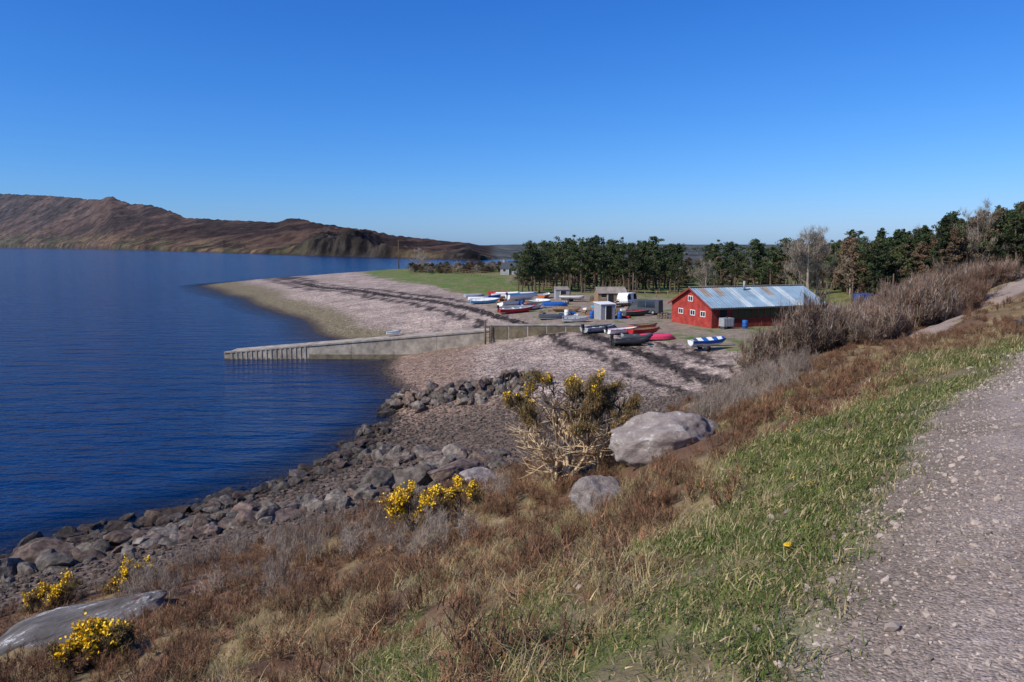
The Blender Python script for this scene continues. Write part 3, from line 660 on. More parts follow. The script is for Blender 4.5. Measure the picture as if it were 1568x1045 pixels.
# ---------------------------------------------------------------- trees
def tree_mesh(name,kind,hgt,seed):
    g=random.Random(seed);gg=np.random.default_rng(seed);mb=MB();cl=[]
    pts=[];rs=[];x=y=0
    for k in range(8):
        t=k/7;pts.append(Vector((x,y,-.3+t*hgt*.97)));rs.append(.022*hgt*(1-.85*t)+.01);x+=g.gauss(0,.012*hgt);y+=g.gauss(0,.012*hgt)
    mb.tube(pts,rs,7,0)
    def at(t):
        f=t*7;i=min(int(f),6);return pts[i].lerp(pts[i+1],f-i)
    if kind=='bare':
        def br(p,d,l,r_,lev):
            q=p.copy();dd=d.copy();pp=[q.copy()];rr=[r_]
            for k in range(3):
                dd=(dd+Vector((g.gauss(0,.18),g.gauss(0,.18),g.gauss(.06,.1)))).normalized();q=q+dd*l/3;pp.append(q.copy());rr.append(r_*(1-.22*(k+1)))
            mb.tube(pp,rr,4,0)
            if lev<2:
                for k in range(4): br(pp[g.choice([1,2,3])],(dd+Vector((g.gauss(0,.5),g.gauss(0,.5),g.gauss(.15,.3)))).normalized(),l*.6,r_*.5,lev+1)
            else: cl.extend(pp[1:])
        for k in range(16):
            t=g.uniform(.22,.92);a=g.uniform(0,6.28);br(at(t),Vector((math.cos(a),math.sin(a),.8)).normalized(),hgt*.33*(1.15-t*.7),.05*(1.1-t),0)
        org=np.array([c_[:] for c_ in cl]);org=np.repeat(org,5,0)
        V,Q,bi=blades(len(org),0,.3,.8,.03,.8,0,2,.3,seed,origin=org+gg.normal(0,.1,org.shape));mi=np.zeros(len(Q),int)+1
    else:
        nl={'pine':28,'spruce':60}.get(kind,44);lo=g.uniform(.3,.48) if kind=='pine' else (.1 if kind=='spruce' else .2)
        asym=g.uniform(0,6.28)
        for k in range(nl):
            t=lo+(1-lo)*(k/nl)**.9;a=g.uniform(0,6.28)
            u_=(t-lo)/(1-lo)
            if kind=='pine': l=.24*math.sin(math.pi*min(1,.25+u_*.70))**.8
            elif kind=='spruce': l=.21*(1-u_)+.015
            else: l=.24*(1-u_)**.7+.02
            l=hgt*l*g.uniform(.35,1.25)*(1+.3*math.cos(a-asym))
            p=at(t);e=p+Vector((math.cos(a)*l,math.sin(a)*l,l*(g.uniform(.0,.7) if kind!='spruce' else g.uniform(-.3,.1))))
            m_=p.lerp(e,.5)+Vector((0,0,-.05*l));mb.tube([p,m_,e],[.035,.022,.008],4,0)
            for q,s2 in ((.5,.7),(.8,.95),(1.05,.7)):
                if g.random()<.8: cl.append((*(p.lerp(e,q)+Vector((g.gauss(0,.2),g.gauss(0,.2),g.gauss(.05,.15)))),s2*g.uniform(.24,.58)*(.7 if kind=='spruce' else 1)))
        cl.append((*pts[-1],.3));cl.append((*(pts[-1]+Vector((0,0,.3))),.2))
        for k in range(10):
            if g.random()<.6:
                t=g.uniform(.12,lo+.05);a=g.uniform(0,6.28);p=at(t);e=p+Vector((math.cos(a),math.sin(a),-.1))*hgt*.1;mb.tube([p,e],[.02,.006],4,0)
        cl=np.array(cl);per=46;cc_=np.repeat(cl,per,0);nn=len(cc_)
        d=gg.normal(0,1,(nn,3));d/=np.linalg.norm(d,axis=1)[:,None]
        c0=cc_[:,:3]+d*(cc_[:,3]*gg.uniform(.3,1.35,nn))[:,None]*np.array([1.2,1.2,.7])
        a_=gg.normal(0,1,(nn,3));a_/=np.linalg.norm(a_,axis=1)[:,None];b_=np.cross(a_,gg.normal(0,1,(nn,3)));b_/=np.linalg.norm(b_,axis=1)[:,None]
        s1=gg.uniform(.06,.15,nn)[:,None];s2=s1*.4
        V=np.stack([c0-a_*s1-b_*s2,c0+a_*s1-b_*s2,c0+a_*s1+b_*s2,c0-a_*s1+b_*s2],1).reshape(-1,3);Q=np.arange(nn*4).reshape(-1,4)
        mi=1+(np.repeat(gg.random(len(cl))<.4,per)).astype(int)
    base=mb.mesh('t');bv=np.array([v.co[:] for v in base.vertices])
    me=bpy.data.meshes.new(name)
    o=len(bv);vv=np.concatenate([bv,V]);ff=[tuple(p.vertices) for p in base.polygons]+[tuple(q) for q in (Q+o).tolist()]
    me.from_pydata(vv.tolist(),[],ff);me.update();me.polygons.foreach_set('material_index',[0]*len(base.polygons)+list(map(int,mi)))
    mats={'pine':[M_bark,M_pine,M_pine2],'spruce':[M_bark,M_pine,M_pine],'larch':[M_bark,M_larch,M_larch],'olive':[M_bark,M_pine2,M_larch],'bare':[M_twig,M_twig]}[kind]
    for m_ in mats: me.materials.append(m_)
    return me
PN=[tree_mesh('pine_mesh%d'%i,'pine',9,200+i) for i in range(9)]
SP=[tree_mesh('spruce_mesh%d'%i,'spruce',9.5,260+i) for i in range(3)]
LA=[tree_mesh('larch_mesh%d'%i,'larch',8.5,220+i) for i in range(3)]
OL=[tree_mesh('olive_mesh%d'%i,'olive',8.5,230+i) for i in range(2)]
BA=[tree_mesh('bare_mesh%d'%i,'bare',8,240+i) for i in range(3)]
def tree(name,me,x,y,s,rz=None):
    o=bpy.data.objects.new(name,me);o.location=(x,y,h1(x,y)-.1);o.rotation_euler=(0,0,random.uniform(0,6.28) if rz is None else rz);o.scale=(s*random.uniform(.9,1.2),s*random.uniform(.9,1.2),s);COL.objects.link(o)
for k in range(46):
    t=k/45;px=.008+t*.215;y=138+random.uniform(0,22);tree('pine_tree',random.choice(PN),px*y,y,random.uniform(.84,1.18)*(y/148)*(1-.12*(t<.08)))
for k in range(38):
    t=k/37;px=.255+t*.20;y=128+random.uniform(0,30)
    if .305<px<.322: continue
    nm,ms=random.choice([('pine_tree',PN),('larch_tree',LA),('pine_tree',PN),('pine_tree',PN),('olive_conifer_tree',OL)])
    tree(nm,random.choice(ms),px*y,y,random.uniform(.8,1.2)*(y/142))
for (px,y,s) in ((.398,118,1.3),(.41,122,1.2),(.385,120,1.0),(.262,120,.8),(.455,112,.7),(-.125,285,.9),(-.118,290,.7)):
    tree('bare_deciduous_tree',random.choice(BA),px*y,y,s)
WL=PN[:3]+LA+OL+SP+BA[:1]
src=[mkobj('wood%02d'%i,m_,link=False) for i,m_ in enumerate(WL)]
P=[];sc_l=[]
for k in range(520):
    px=random.uniform(.44,.97);y=random.uniform(88,150);x=px*y
    if y<100-(px-.44)*30: continue
    P.append((x,y,h1(x,y)-.1));sc_l.append(random.uniform(.65,1.0)*(1+.2*max(0,min(1,(px-.5)/.2))))
P=np.array(P);sc_l=np.array(sc_l)
ix=np.array([random.choice([0,1,2,3,4,5,6,7,8,9,10,4,5,11,0,3,2]) for _ in P])
scatter('hillside_woodland',P,up_rot(len(P),.02),sc3(sc_l,.1),ix,src)
src=[mkobj('farshrub%d'%i,m_,link=False) for i,m_ in enumerate([BA[0],LA[0],OL[0],PN[0]])]
P=[]
for k in range(240):
    y=random.uniform(235,300);px=random.uniform(-.135,0.0);P.append((px*y,y,0,random.uniform(.12,.36)))
for k in range(380):
    y=random.uniform(165,240);px=random.uniform(.0,.5);P.append((px*y,y,0,random.uniform(.2,.6)))
P=np.array(P);P[:,2]=H(P[:,0],P[:,1])-.3
scatter('distant_scrub',P[:,:3],up_rot(len(P),.05),np.stack([P[:,3]*2.0,P[:,3]*2.0,P[:,3]],1),R.choice([0,1,1,2,1],len(P)),src)

# ---------------------------------------------------------------- pier
M_conc=mat('pier_concrete',(.33,.285,.225),.9,.35,1.2,.02,12)
M_concw=mat('pier_wet',(.16,.13,.08),.8,.35,1.5,.02,10)
M_dark=mat('dark_gap',(.02,.02,.02),.9,.2)
mb=MB()
def ztop(x): return min(.62+(x+30.5)*.083,3.25)
xs=[-30.5,-26,-21.5,-17,-12.5,-8,-3.5,1,6,9]
for i,(x0,x1) in enumerate(zip(xs[:-1],xs[1:])):
    a,b_=ztop(x0),ztop(x1)
    y0,y1=78,81.9
    x0+=.02
    def pr(x0,x1,y0,y1,za,zb,ta,tb_,m_):
        mb.add([(x0,y0,za),(x1,y0,zb),(x1,y1,zb),(x0,y1,za),(x0,y0,ta),(x1,y0,tb_),(x1,y1,tb_),(x0,y1,ta)],[(0,3,2,1),(4,5,6,7),(0,1,5,4),(1,2,6,5),(2,3,7,6),(3,0,4,7)],m_)
    la=.5 if i>1 else .12
    pr(x0,x1,y0,y1,-2,-2,la,la,1)
    pr(x0,x1,y0+.03,y1,la,la,a,b_,0)
    pr(x0,x1,y0-.05,y0+.4,a+.003,b_+.003,a+.16,b_+.16,0)
for k in range(16):
    x=-29.8+k*.52;mb.box(x,x+.2,77.965,77.997,-2,ztop(x)-.03,0)
mb.box(-2.4,7.5,77.7,78.3,1.2,3.6,0)
for k in range(5): mb.box(-2.3+k*2,-.5+k*2,77.66,77.697,2.2+.12*k,3.5,1)
mb.box(-2.4,7.5,77.64,78.36,3.603,3.72,0)
pier=mb.obj('stone_pier',[M_conc,M_concw])
mb=MB();mb.tube([(-2.8,77.5,1),(-2.8,77.5,4.1)],[.1,.09],8,0);mb.tube([(-2.2,77.5,1),(-2.2,77.5,3.7)],[.06,.06],8,0)
for k in range(7): mb.tube([(-2.8,77.5,1.3+k*.35),(-2.2,77.5,1.3+k*.35)],[.025,.025],6,0)
mb.obj('pier_ladder',[M_bark])

# ---------------------------------------------------------------- shed (long red boathouse)
M_red=mat('red_boards',(.36,.05,.036),.75,.3,1.5,.01,20)
M_redd=mat('red_boards_dark',(.22,.035,.025),.8,.3,2)
M_roof=mat('roof_sheet_blue_grey',(.24,.34,.41),.5,.2,.7,spec=.5)
M_roof2=mat('roof_sheet_pale',(.42,.49,.51),.5,.2,.9)
M_roof3=mat('roof_sheet_rusty',(.26,.22,.18),.7,.3,1)
M_white=mat('white_paint',(.75,.75,.73),.5,.08,3)
M_glass=mat('window_glass',(.02,.025,.03),.12,.2,1,spec=.6)
M_grey=mat('grey_paint',(.3,.31,.32),.6,.15)
M_black=mat('black_rubber',(.02,.02,.022),.6,.2)
M_blue=mat('blue_plastic',(.02,.10,.35),.5,.2)
M_cyan=mat('light_blue_paint',(.10,.33,.55),.45,.15)
M_orange=mat('orange_plastic',(.5,.13,.03),.5,.2)
M_redp=mat('red_paint',(.42,.03,.03),.4,.15)
M_pink=mat('pink_gelcoat',(.65,.06,.12),.4,.1)
M_wood=mat('weathered_wood',(.25,.17,.10),.85,.3,4)
M_greenp=mat('green_paint',(.04,.16,.09),.5,.2)
M_dgrey=mat('dark_grey_hull',(.06,.065,.07),.5,.2)
e=bpy.data.objects.new('red_boat_shed',None);e.location=(21.7,80.5,2.98);e.rotation_euler=(0,0,math.radians(20));COL.objects.link(e)
Lg,Wd,Ev,Rg=15.2,8.0,2.35,4.15
mb=MB()
mb.add([(0,0,-.3),(Lg,0,-.3),(Lg,Wd,-.3),(0,Wd,-.3),(0,0,Ev),(Lg,0,Ev),(Lg,Wd,Ev),(0,Wd,Ev),(0,Wd/2,Rg),(Lg,Wd/2,Rg)],
 [(0,1,5,4),(2,3,7,6),(3,0,4,8,7),(1,2,6,9,5)],0)
mb.obj('walls',[M_red],parent=e)
mb=MB()
for k in range(28):
    z=.05+k*.16
    w=Wd if z<Ev else Wd*(1-(z-Ev)/(Rg-Ev))
    if w>.3: mb.box(-.025,-.003,(Wd-w)/2,(Wd+w)/2,z,z+.12,0)
    if z<2.2: mb.box(0,Lg,-.025,-.003,z,z+.12,1)  # long side gets the darker red: its shade is put into the board colour
mb.obj('weatherboards',[M_red,M_redd],parent=e)
mb=MB();npan=17;seg=8
for side in (0,1):
    for p in range(npan):
        x0=-.35+p*(Lg+.7)/npan;x1=-.35+(p+1)*(Lg+.7)/npan
        m_=random.choice([0,0,0,0,1,2]) if p not in (5,8,12) else 1
        vs=[];
        for k in range(seg+1):
            x=x0+(x1-x0)*k/seg;dz=.03*math.sin(k/seg*math.pi*2*3)
            if side==0: ys=[(-.35,Ev-.13),(Wd*.25,(Ev+Rg)/2+.05),(Wd/2,Rg+.07)]
            else: ys=[(Wd+.35,Ev-.13),(Wd*.75,(Ev+Rg)/2+.05),(Wd/2,Rg+.07)]
            for yy_,zz_ in ys: vs.append((x,yy_,zz_+dz+.03+(.004 if p%2 else 0)))
        fs=[]
        for k in range(seg):
            for j in range(2): fs.append((k*3+j,(k+1)*3+j,(k+1)*3+j+1,k*3+j+1))
        for f_i,f_ in enumerate(fs): mb.add([vs[i] for i in f_],[(0,1,2,3)],(m_ if (f_i%2 or m_!=2) else 0))
mb.box(-.36,Lg+.36,Wd/2-.18,Wd/2+.18,Rg+.14,Rg+.2,2)
mb.obj('roof',[M_roof,M_roof2,M_roof3],parent=e)
mb=MB()
mb.box(2.6,Lg-.5,-.05,-.028,1.0,2.0,0)
for k in range(15):
    x=2.6+k*(Lg-3.1)/14;mb.box(x-.05,x+.05,-.09,-.053,.95,2.05,1)
mb.box(2.5,Lg-.4,-.1,-.055,.9,.99,1);mb.box(2.5,Lg-.4,-.1,-.055,2.01,2.1,1)
mb.box(9.2,10.2,-.11,-.03,0,.9,1)
mb.box(.9,1.9,-.06,-.028,0,2.0,2);mb.box(.85,.95,-.09,-.03,0,2.08,1)
for y_,z_ in ((1.2,1.2),(3.2,1.2),(5.6,1.2),(3.7,2.75)):
    mb.box(-.06,-.028,y_,y_+.8,z_,z_+.5,0);
    for a_ in ((y_-.07,y_,z_-.07,z_+.57),(y_+.8,y_+.87,z_-.07,z_+.57)): mb.box(-.08,-.028,*a_,3)
    mb.box(-.08,-.028,y_,y_+.8,z_+.5,z_+.57,3);mb.box(-.08,-.028,y_,y_+.8,z_-.07,z_,3)
    mb.box(-.075,-.061,y_+.37,y_+.43,z_,z_+.5,3)
mb.box(Lg+.003,Lg+.05,3,5,0,2.1,1)
mb.obj('windows_and_doors',[M_glass,M_redd,M_dark,M_white],parent=e)
mb=MB()
for sgn in (0,1):
    y0,y1=(-.36,Wd/2) if sgn==0 else (Wd+.36,Wd/2)
    mb.add([(-.38,y0,Ev-.3),(-.38,y1,Rg-.08),(-.38,y1,Rg+.12),(-.38,y0,Ev-.1),(-.34,y0,Ev-.3),(-.34,y1,Rg-.08),(-.34,y1,Rg+.12),(-.34,y0,Ev-.1)],[(0,1,2,3),(7,6,5,4),(0,4,5,1),(3,2,6,7)],0)
mb.box(-.34,Lg+.35,-.4,-.34,Ev-.28,Ev-.12,1)
mb.tube([(6.5,3.2,Rg-.3),(6.5,3.2,Rg+.75)],[.13,.13],8,2)
mb.obj('bargeboards_gutter_flue',[M_redd,M_dgrey,M_grey],parent=e)

# ---------------------------------------------------------------- boats
def boat(name,x,y,rz,L,B,D,mo,mi,mr,flip=False,motor=False,trailer=False,cover=False,lift=0,heel=0):
    mb=MB();ns=14;secs_o=[];secs_i=[]
    for k in range(ns+1):
        s_=k/ns
        hb=B/2*(1-max(0,(s_-.38)/.62)**2.3)*(.84+.16*min(1,s_/.35));hb=max(hb,.012)
        gz=D*(1+.28*s_**2);kz=.02+D*1.05*max(0,(s_-.76)/.24)**1.9
        x_=-L/2+L*s_
        secs_o.append([(x_,-hb,gz),(x_,-.9*hb,kz+.45*(gz-kz)),(x_,-.62*hb,kz+.16*(gz-kz)),(x_,0,kz),(x_,.62*hb,kz+.16*(gz-kz)),(x_,.9*hb,kz+.45*(gz-kz)),(x_,hb,gz)])
        t=.045;hi=max(hb-t,.004);xi=x_+(t if k==0 else (-t if k==ns else 0))
        kz2=min(kz+.09,gz-.01)
        secs_i.append([(xi,-hi,gz),(xi,-.88*hi,kz2+.45*(gz-kz2)),(xi,-.6*hi,kz2+.05),(xi,0,kz2+.03),(xi,.6*hi,kz2+.05),(xi,.88*hi,kz2+.45*(gz-kz2)),(xi,hi,gz)])
    M_=Matrix.Rotation(heel,4,'X')
    if flip: M_=Matrix.Translation((0,0,D*1.15))@Matrix.Rotation(math.pi,4,'X')
    if trailer: M_=Matrix.Translation((0,0,.42))
    M_=Matrix.Translation((0,0,lift))@M_
    def loft(S_,m_,inv,mtop=None):
        vs=[p for s2 in S_ for p in s2];fs=[];ms=[]
        for k in range(ns):
            for j in range(6):
                a=k*7+j;f_=(a,a+7,a+8,a+1);fs.append(f_[::-1] if inv else f_);ms.append(mtop if (mtop is not None and j in (0,5)) else m_)
        e_=tuple(range(7));fs.append(e_ if not inv else e_[::-1]);ms.append(m_)
        mb.add(vs,fs,m_,M_,False)
        for i,q in enumerate(ms): mb.m[len(mb.m)-len(ms)+i]=q
    loft(secs_o,0,True,3)
    loft(secs_i,1,False)
    for k in range(ns):
        for j in (0,6):
            a,b_,c_,d_=secs_o[k][j],secs_o[k+1][j],secs_i[k+1][j],secs_i[k][j]
            s_=-1 if j==0 else 1
            mb.add([(a[0],a[1]+s_*.03,a[2]-.02),(b_[0],b_[1]+s_*.03,b_[2]-.02),(b_[0],b_[1]+s_*.03,b_[2]+.03),(a[0],a[1]+s_*.03,a[2]+.03),(c_[0],c_[1],c_[2]+.03),(d_[0],d_[1],d_[2]+.03)],[(0,1,2,3),(3,2,4,5)],2,M_)
    for s_ in (.2,.45,.68):
        k=int(s_*ns);q=secs_i[k];mb.box(q[0][0]-.12,q[0][0]+.12,q[1][1]*.99,q[5][1]*.99,q[0][2]*.68,q[0][2]*.68+.04,2,M_)
    mb.box(-L/2+.005,-L/2+.04,-B*.40,B*.40,D*.93,D*1.03,2,M_)
    if cover:
        for k in range(2,ns-1):
            q,q2=secs_o[k],secs_o[k+1]
            mb.add([q[0],q2[0],(q2[0][0],0,q2[0][2]+.22),(q[0][0],0,q[0][2]+.22),q[6],q2[6]],[(0,1,2,3),(3,2,5,4)],(2 if (name.startswith('striped') and k%4<2) else 1),M_)
    if motor:
        mb.box(-L/2-.28,-L/2-.03,-.12,.12,D*1.0,D*1.0+.38,4,M_);mb.box(-L/2-.2,-L/2-.1,-.05,.05,D*.1,D,4,M_)
    mats=[mo,mi,mr,mr if name.startswith('striped') else mo,M_black,M_grey]
    if trailer:
        mb.tube([(-L/2,0,.35),(L/2+.9,0,.42)],[.05,.05],6,5);mb.tube([(-.4,-B/2-.05,.3),(-.4,B/2+.05,.3)],[.04,.04],6,5)
        for s_ in (-1,1): mb.tube([(-.4,s_*(B/2+.02),.27),(-.4,s_*(B/2+.16),.27)],[.27,.27],14,4)
    return mb.obj(name,mats,(x,y,h1(x,y)+.03),rz)
def rib(name,x,y,rz,L,B,m_,m2,motor=True):
    mb=MB();pts=[];r0=.22
    for k in range(21):
        t=k/20
        if t<.35: p=(-L/2+L*.68*t/.35,-B/2+r0,.3)
        elif t>.65: p=(-L/2+L*.68*(1-t)/.35,B/2-r0,.3)
        else:
            a=(t-.35)/.3*math.pi-math.pi/2;p=(-L/2+L*.68+math.cos(a)*L*.3,math.sin(a)*(B/2-r0),.3+.14*math.cos(a))
        pts.append(p)
    rs=[.04,.18]+[r0]*17+[.18,.04];mb.tube(pts,rs,12,0)
    mb.box(-L/2+.3,L*.25,-B/2+r0,B/2-r0,.12,.2,1);mb.box(-L/2+.25,-L/2+.3,-B/2+r0,B/2-r0,.12,.6,1)
    mb.box(-.2,.1,-B/2+.3,B/2-.3,.4,.44,1)
    mb.add([(-L/2+.3,-.3,.12),(L*.3,-.25,.14),(L*.3,.25,.14),(-L/2+.3,.3,.12),(-L/2+.3,0,-.08),(L*.3,0,-.02)],[(0,4,5,1),(2,5,4,3),(0,3,4),(1,5,2)],1)
    if motor: mb.box(-L/2-.05,-L/2+.2,-.12,.12,.6,.98,2);mb.box(-L/2+.02,-L/2+.12,-.05,.05,0,.6,2)
    return mb.obj(name,[m_,m2,M_black],(x,y,h1(x,y)+.06),rz)
boat('grey_dinghy',9.1,77,.6,4.2,1.6,.55,M_grey,M_dgrey,M_white,motor=True)
boat('white_dinghy',11.4,76,.45,3.8,1.5,.5,M_white,M_white,M_redp,motor=True)
boat('red_dinghy',13.6,75.5,.35,3.4,1.4,.5,M_redp,M_wood,M_redp)
boat('wooden_dinghy',14.2,79.5,.35,3.2,1.4,.5,M_orange,M_wood,M_dgrey)
boat('grey_dinghy',10.0,79.8,.5,3.4,1.4,.5,M_dgrey,M_grey,M_grey,flip=True)
rib('black_inflatable_boat',11.0,69,.15,3.6,1.6,M_black,M_dgrey)
rib('grey_inflatable_boat',12.0,71.6,.1,3.2,1.5,M_dgrey,M_grey,False)
boat('pink_dinghy',14.3,72.0,.2,3.6,1.4,.5,M_pink,M_pink,M_redp,flip=True)
boat('striped_dinghy_on_trailer',17.5,65.8,.18,3.4,1.5,.5,M_white,M_white,M_blue,trailer=True,cover=True)
boat('blue_dinghy',-4.2,116,.15,4.6,1.7,.6,M_cyan,M_white,M_white,heel=.2)
boat('blue_dinghy',-3.0,123,.9,4,1.6,.6,M_blue,M_grey,M_white,heel=-.25)
boat('red_dinghy',.6,102,.3,5,1.8,.7,M_redp,M_grey,M_white,motor=True,heel=.15)
boat('white_motor_boat',1.6,117,.5,5.2,1.9,.8,M_white,M_cyan,M_blue,motor=True,trailer=True)
boat('red_dinghy',-2.3,136,.1,4.2,1.6,.6,M_redp,M_white,M_redp,flip=True)
boat('white_dinghy',-1.0,128,-.3,5,1.8,.7,M_white,M_white,M_cyan,cover=True)
boat('white_dinghy',2.6,131,.5,4.6,1.7,.7,M_white,M_white,M_greenp,flip=True)
boat('dark_dinghy',5.2,93,.1,3.6,1.5,.5,M_dgrey,M_grey,M_grey,flip=True)
boat('green_dinghy',4.6,113,-.9,4.2,1.6,.6,M_greenp,M_white,M_white,heel=.2)
boat('white_dinghy',3.0,106,.9,4.0,1.6,.6,M_white,M_grey,M_redp,heel=.2)
boat('blue_dinghy',6.4,109,.2,3.8,1.5,.6,M_blue,M_white,M_white,flip=True)
boat('wooden_dinghy',7.5,101,-.5,4.0,1.5,.6,M_wood,M_wood,M_wood,heel=-.2)
boat('white_dinghy',9.6,118,-.4,4.0,1.5,.6,M_white,M_wood,M_wood,trailer=True)
boat('grey_dinghy',-6.5,131,.5,4,1.5,.6,M_grey,M_grey,M_white,flip=True)
boat('orange_dinghy',5.6,126,1.2,4,1.5,.6,M_orange,M_white,M_white)
boat('white_dinghy',-13,81.2,.2,1.6,.9,.4,M_white,M_white,M_grey).location.z=2.2
boat('dark_dinghy',16.0,95,.3,3.6,1.5,.6,M_dgrey,M_redp,M_grey)
boat('white_dinghy',-5.5,124,.2,3.6,1.5,.5,M_white,M_grey,M_blue,flip=True)
boat('white_dinghy',7.6,88.5,-.1,3.2,1.4,.5,M_white,M_grey,M_grey,heel=.2)
boat('cream_dinghy',0,110,.7,4.4,1.7,.6,M_white,M_wood,M_wood,heel=-.2)

# ---------------------------------------------------------------- clutter: sheds, vehicles, crates
def hut(name,x,y,rz,w,d,h,rise,mw,mr,door=True,mono=False):
    mb=MB()
    if mono:
        mb.add([(0,0,0),(w,0,0),(w,d,0),(0,d,0),(0,0,h),(w,0,h),(w,d,h+rise),(0,d,h+rise)],[(0,1,5,4),(1,2,6,5),(2,3,7,6),(3,0,4,7)],0)
        mb.add([(-.1,-.1,h+.01),(w+.1,-.1,h+.01),(w+.1,d+.1,h+rise+.02),(-.1,d+.1,h+rise+.02),(-.1,-.1,h+.09),(w+.1,-.1,h+.09),(w+.1,d+.1,h+rise+.1),(-.1,d+.1,h+rise+.1)],[(0,3,2,1),(4,5,6,7),(0,1,5,4),(1,2,6,5),(2,3,7,6),(3,0,4,7)],1)
    else:
        mb.add([(0,0,0),(w,0,0),(w,d,0),(0,d,0),(0,0,h),(w,0,h),(w,d,h),(0,d,h),(0,d/2,h+rise),(w,d/2,h+rise)],[(0,1,5,4),(2,3,7,6),(3,0,4,8,7),(1,2,6,9,5)],0)
        for a,b_ in ((-.15,h-.08),(d+.15,h-.08)):
            mb.add([(-.15,a,b_),(w+.15,a,b_),(w+.15,d/2,h+rise+.02),(-.15,d/2,h+rise+.02),(-.15,a,b_+.08),(w+.15,a,b_+.08),(w+.15,d/2,h+rise+.1),(-.15,d/2,h+rise+.1)],[(0,1,2,3),(4,5,6,7),(0,1,5,4),(1,2,6,5),(3,0,4,7)],1)
    if door:
        mb.box(w*.35,w*.35+min(.85,w*.4),-.03,-.004,.02,min(1.95,h*.9),2)
        mb.box(w*.35-.07,w*.35,-.05,-.004,0,min(2.0,h*.93),3)
        if w>4:
            for q in (.12,.7): mb.box(w*q,w*q+.7,-.03,-.004,1,1.7,2);mb.box(w*q-.05,w*q+.75,-.05,-.004,.93,.999,3)
    return mb.obj(name,[mw,mr,M_dark,M_white],(x,y,h1(x,y)-.05),rz)
hut('small_white_shed',10.8,90,.35,1.9,1.9,1.9,.15,M_grey,M_white,mono=True)
hut('brown_roof_hut',13.2,114,.1,4.4,3,1.7,.8,M_wood,M_roof3)
hut('grey_hut',7.2,122,.1,2.2,2,1.6,.4,M_grey,M_roof3,mono=True)
h_=hut('grey_roof_cottage',-3.5,224,-.25,7.5,5.5,1.9,1.9,M_grey,M_dgrey)
mb=MB();mb.box(.1,.7,2.4,3.1,3.7,4.5,0);mb.box(6.8,7.4,2.4,3.1,3.7,4.5,0);c_=mb.obj('chimneys',[M_grey],parent=h_)
def car(name,x,y,rz,L,W_,Hh,m_,kind='car'):
    mb=MB()
    if kind=='van': prof=[(-L/2,.3),(L/2,.3),(L/2,.85),(L/2-.35,1.05),(L/2-.95,Hh),(-L/2+.05,Hh),(-L/2,1.0)];
    elif kind=='caravan': prof=[(-L/2+.1,.35),(L/2-.3,.35),(L/2,1.0),(L/2-.35,Hh-.05),(L/2-.7,Hh),(-L/2+.4,Hh),(-L/2,Hh-.4),(-L/2,.8)]
    else: prof=[(-L/2,.3),(L/2,.3),(L/2+.02,.7),(L/2-.9,.9),(L/2-1.55,Hh),(-L/2+.6,Hh),(-L/2+.05,.95)]
    np_=len(prof);vs=[]
    for sgn in (-1,1):
        for (a,z) in prof: vs.append((a,sgn*W_/2*(1 if z<1 else .88),z))
    fs=[tuple(range(np_)),tuple(range(2*np_-1,np_-1,-1))]+[(i,i+np_,(i+1)%np_+np_,(i+1)%np_) for i in range(np_)]
    mb.add(vs,fs,0)
    for sgn in (-1,1):
        za,zb=(.98,Hh-.12)
        for a,b_ in (((-.25,L/2-1.35),(-L/2+.55,-.35)) if kind!='caravan' else ((.3,1.2),(-1.4,-.5))):
            mb.add([(a,sgn*(W_/2*.985),za),(b_,sgn*(W_/2*.985),za),(b_-.05,sgn*(W_/2*.9),zb),(a+.05,sgn*(W_/2*.9),zb)],[(0,1,2,3)],1)
        for a in ((-L/2+.75,L/2-.8) if kind!='caravan' else (0,)): mb.tube([(a,sgn*(W_/2-.2),.31),(a,sgn*(W_/2+.02),.31)],[.31,.31],16,2);mb.tube([(a,sgn*(W_/2+.021),.31),(a,sgn*(W_/2+.03),.31)],[.17,.17],10,3)
    if kind=='van': mb.add([(L/2-.34,-W_/2*.8,1.09),(L/2-.34,W_/2*.8,1.09),(L/2-.88,W_/2*.75,Hh-.08),(L/2-.88,-W_/2*.75,Hh-.08)],[(0,1,2,3)],1)
    if kind=='car': mb.add([(L/2-.93,-W_/2*.8,.94),(L/2-.93,W_/2*.8,.94),(L/2-1.48,W_/2*.75,Hh-.05),(L/2-1.48,-W_/2*.75,Hh-.05)],[(0,1,2,3)],1)
    if kind=='caravan': mb.tube([(L/2-.2,0,.4),(L/2+.9,0,.42)],[.05,.04],6,3)
    return mb.obj(name,[m_,M_glass,M_black,M_grey],(x,y,h1(x,y)),rz)
car('white_caravan',17.2,111,.9,3.0,1.9,1.9,M_white,'caravan')
car('dark_van',17.6,98,2.6,4.3,1.8,1.9,M_dgrey,'van')
car('silver_van',36.2,84,1.2,4.4,1.85,1.8,M_grey,'van')
car('dark_car',29,70.5,.9,4.0,1.7,1.42,M_dgrey,'car')
def crates(name,x,y,rz,m_,cols=3,rows=2,s_=.6):
    mb=MB()
    for i in range(cols):
        for j in range(rows):
            o=random.uniform(-.1,.1);x0=i*s_*1.25+o;z0=j*s_*.43
            if random.random()<.35 and j: continue
            M_=Matrix.Rotation(random.uniform(-.25,.25),4,'Z')
            for b_ in ((x0,x0+s_,0,.04,z0,z0+.4*s_),(x0,x0+s_,.5,.54,z0,z0+.4*s_),(x0,x0+.04,.041,.499,z0,z0+.4*s_),(x0+s_-.04,x0+s_,.041,.499,z0,z0+.4*s_),(x0+.041,x0+s_-.041,.041,.499,z0,z0+.04)): mb.box(*b_,0,M_)
    return mb.obj(name,[m_],(x,y,h1(x,y)),rz)
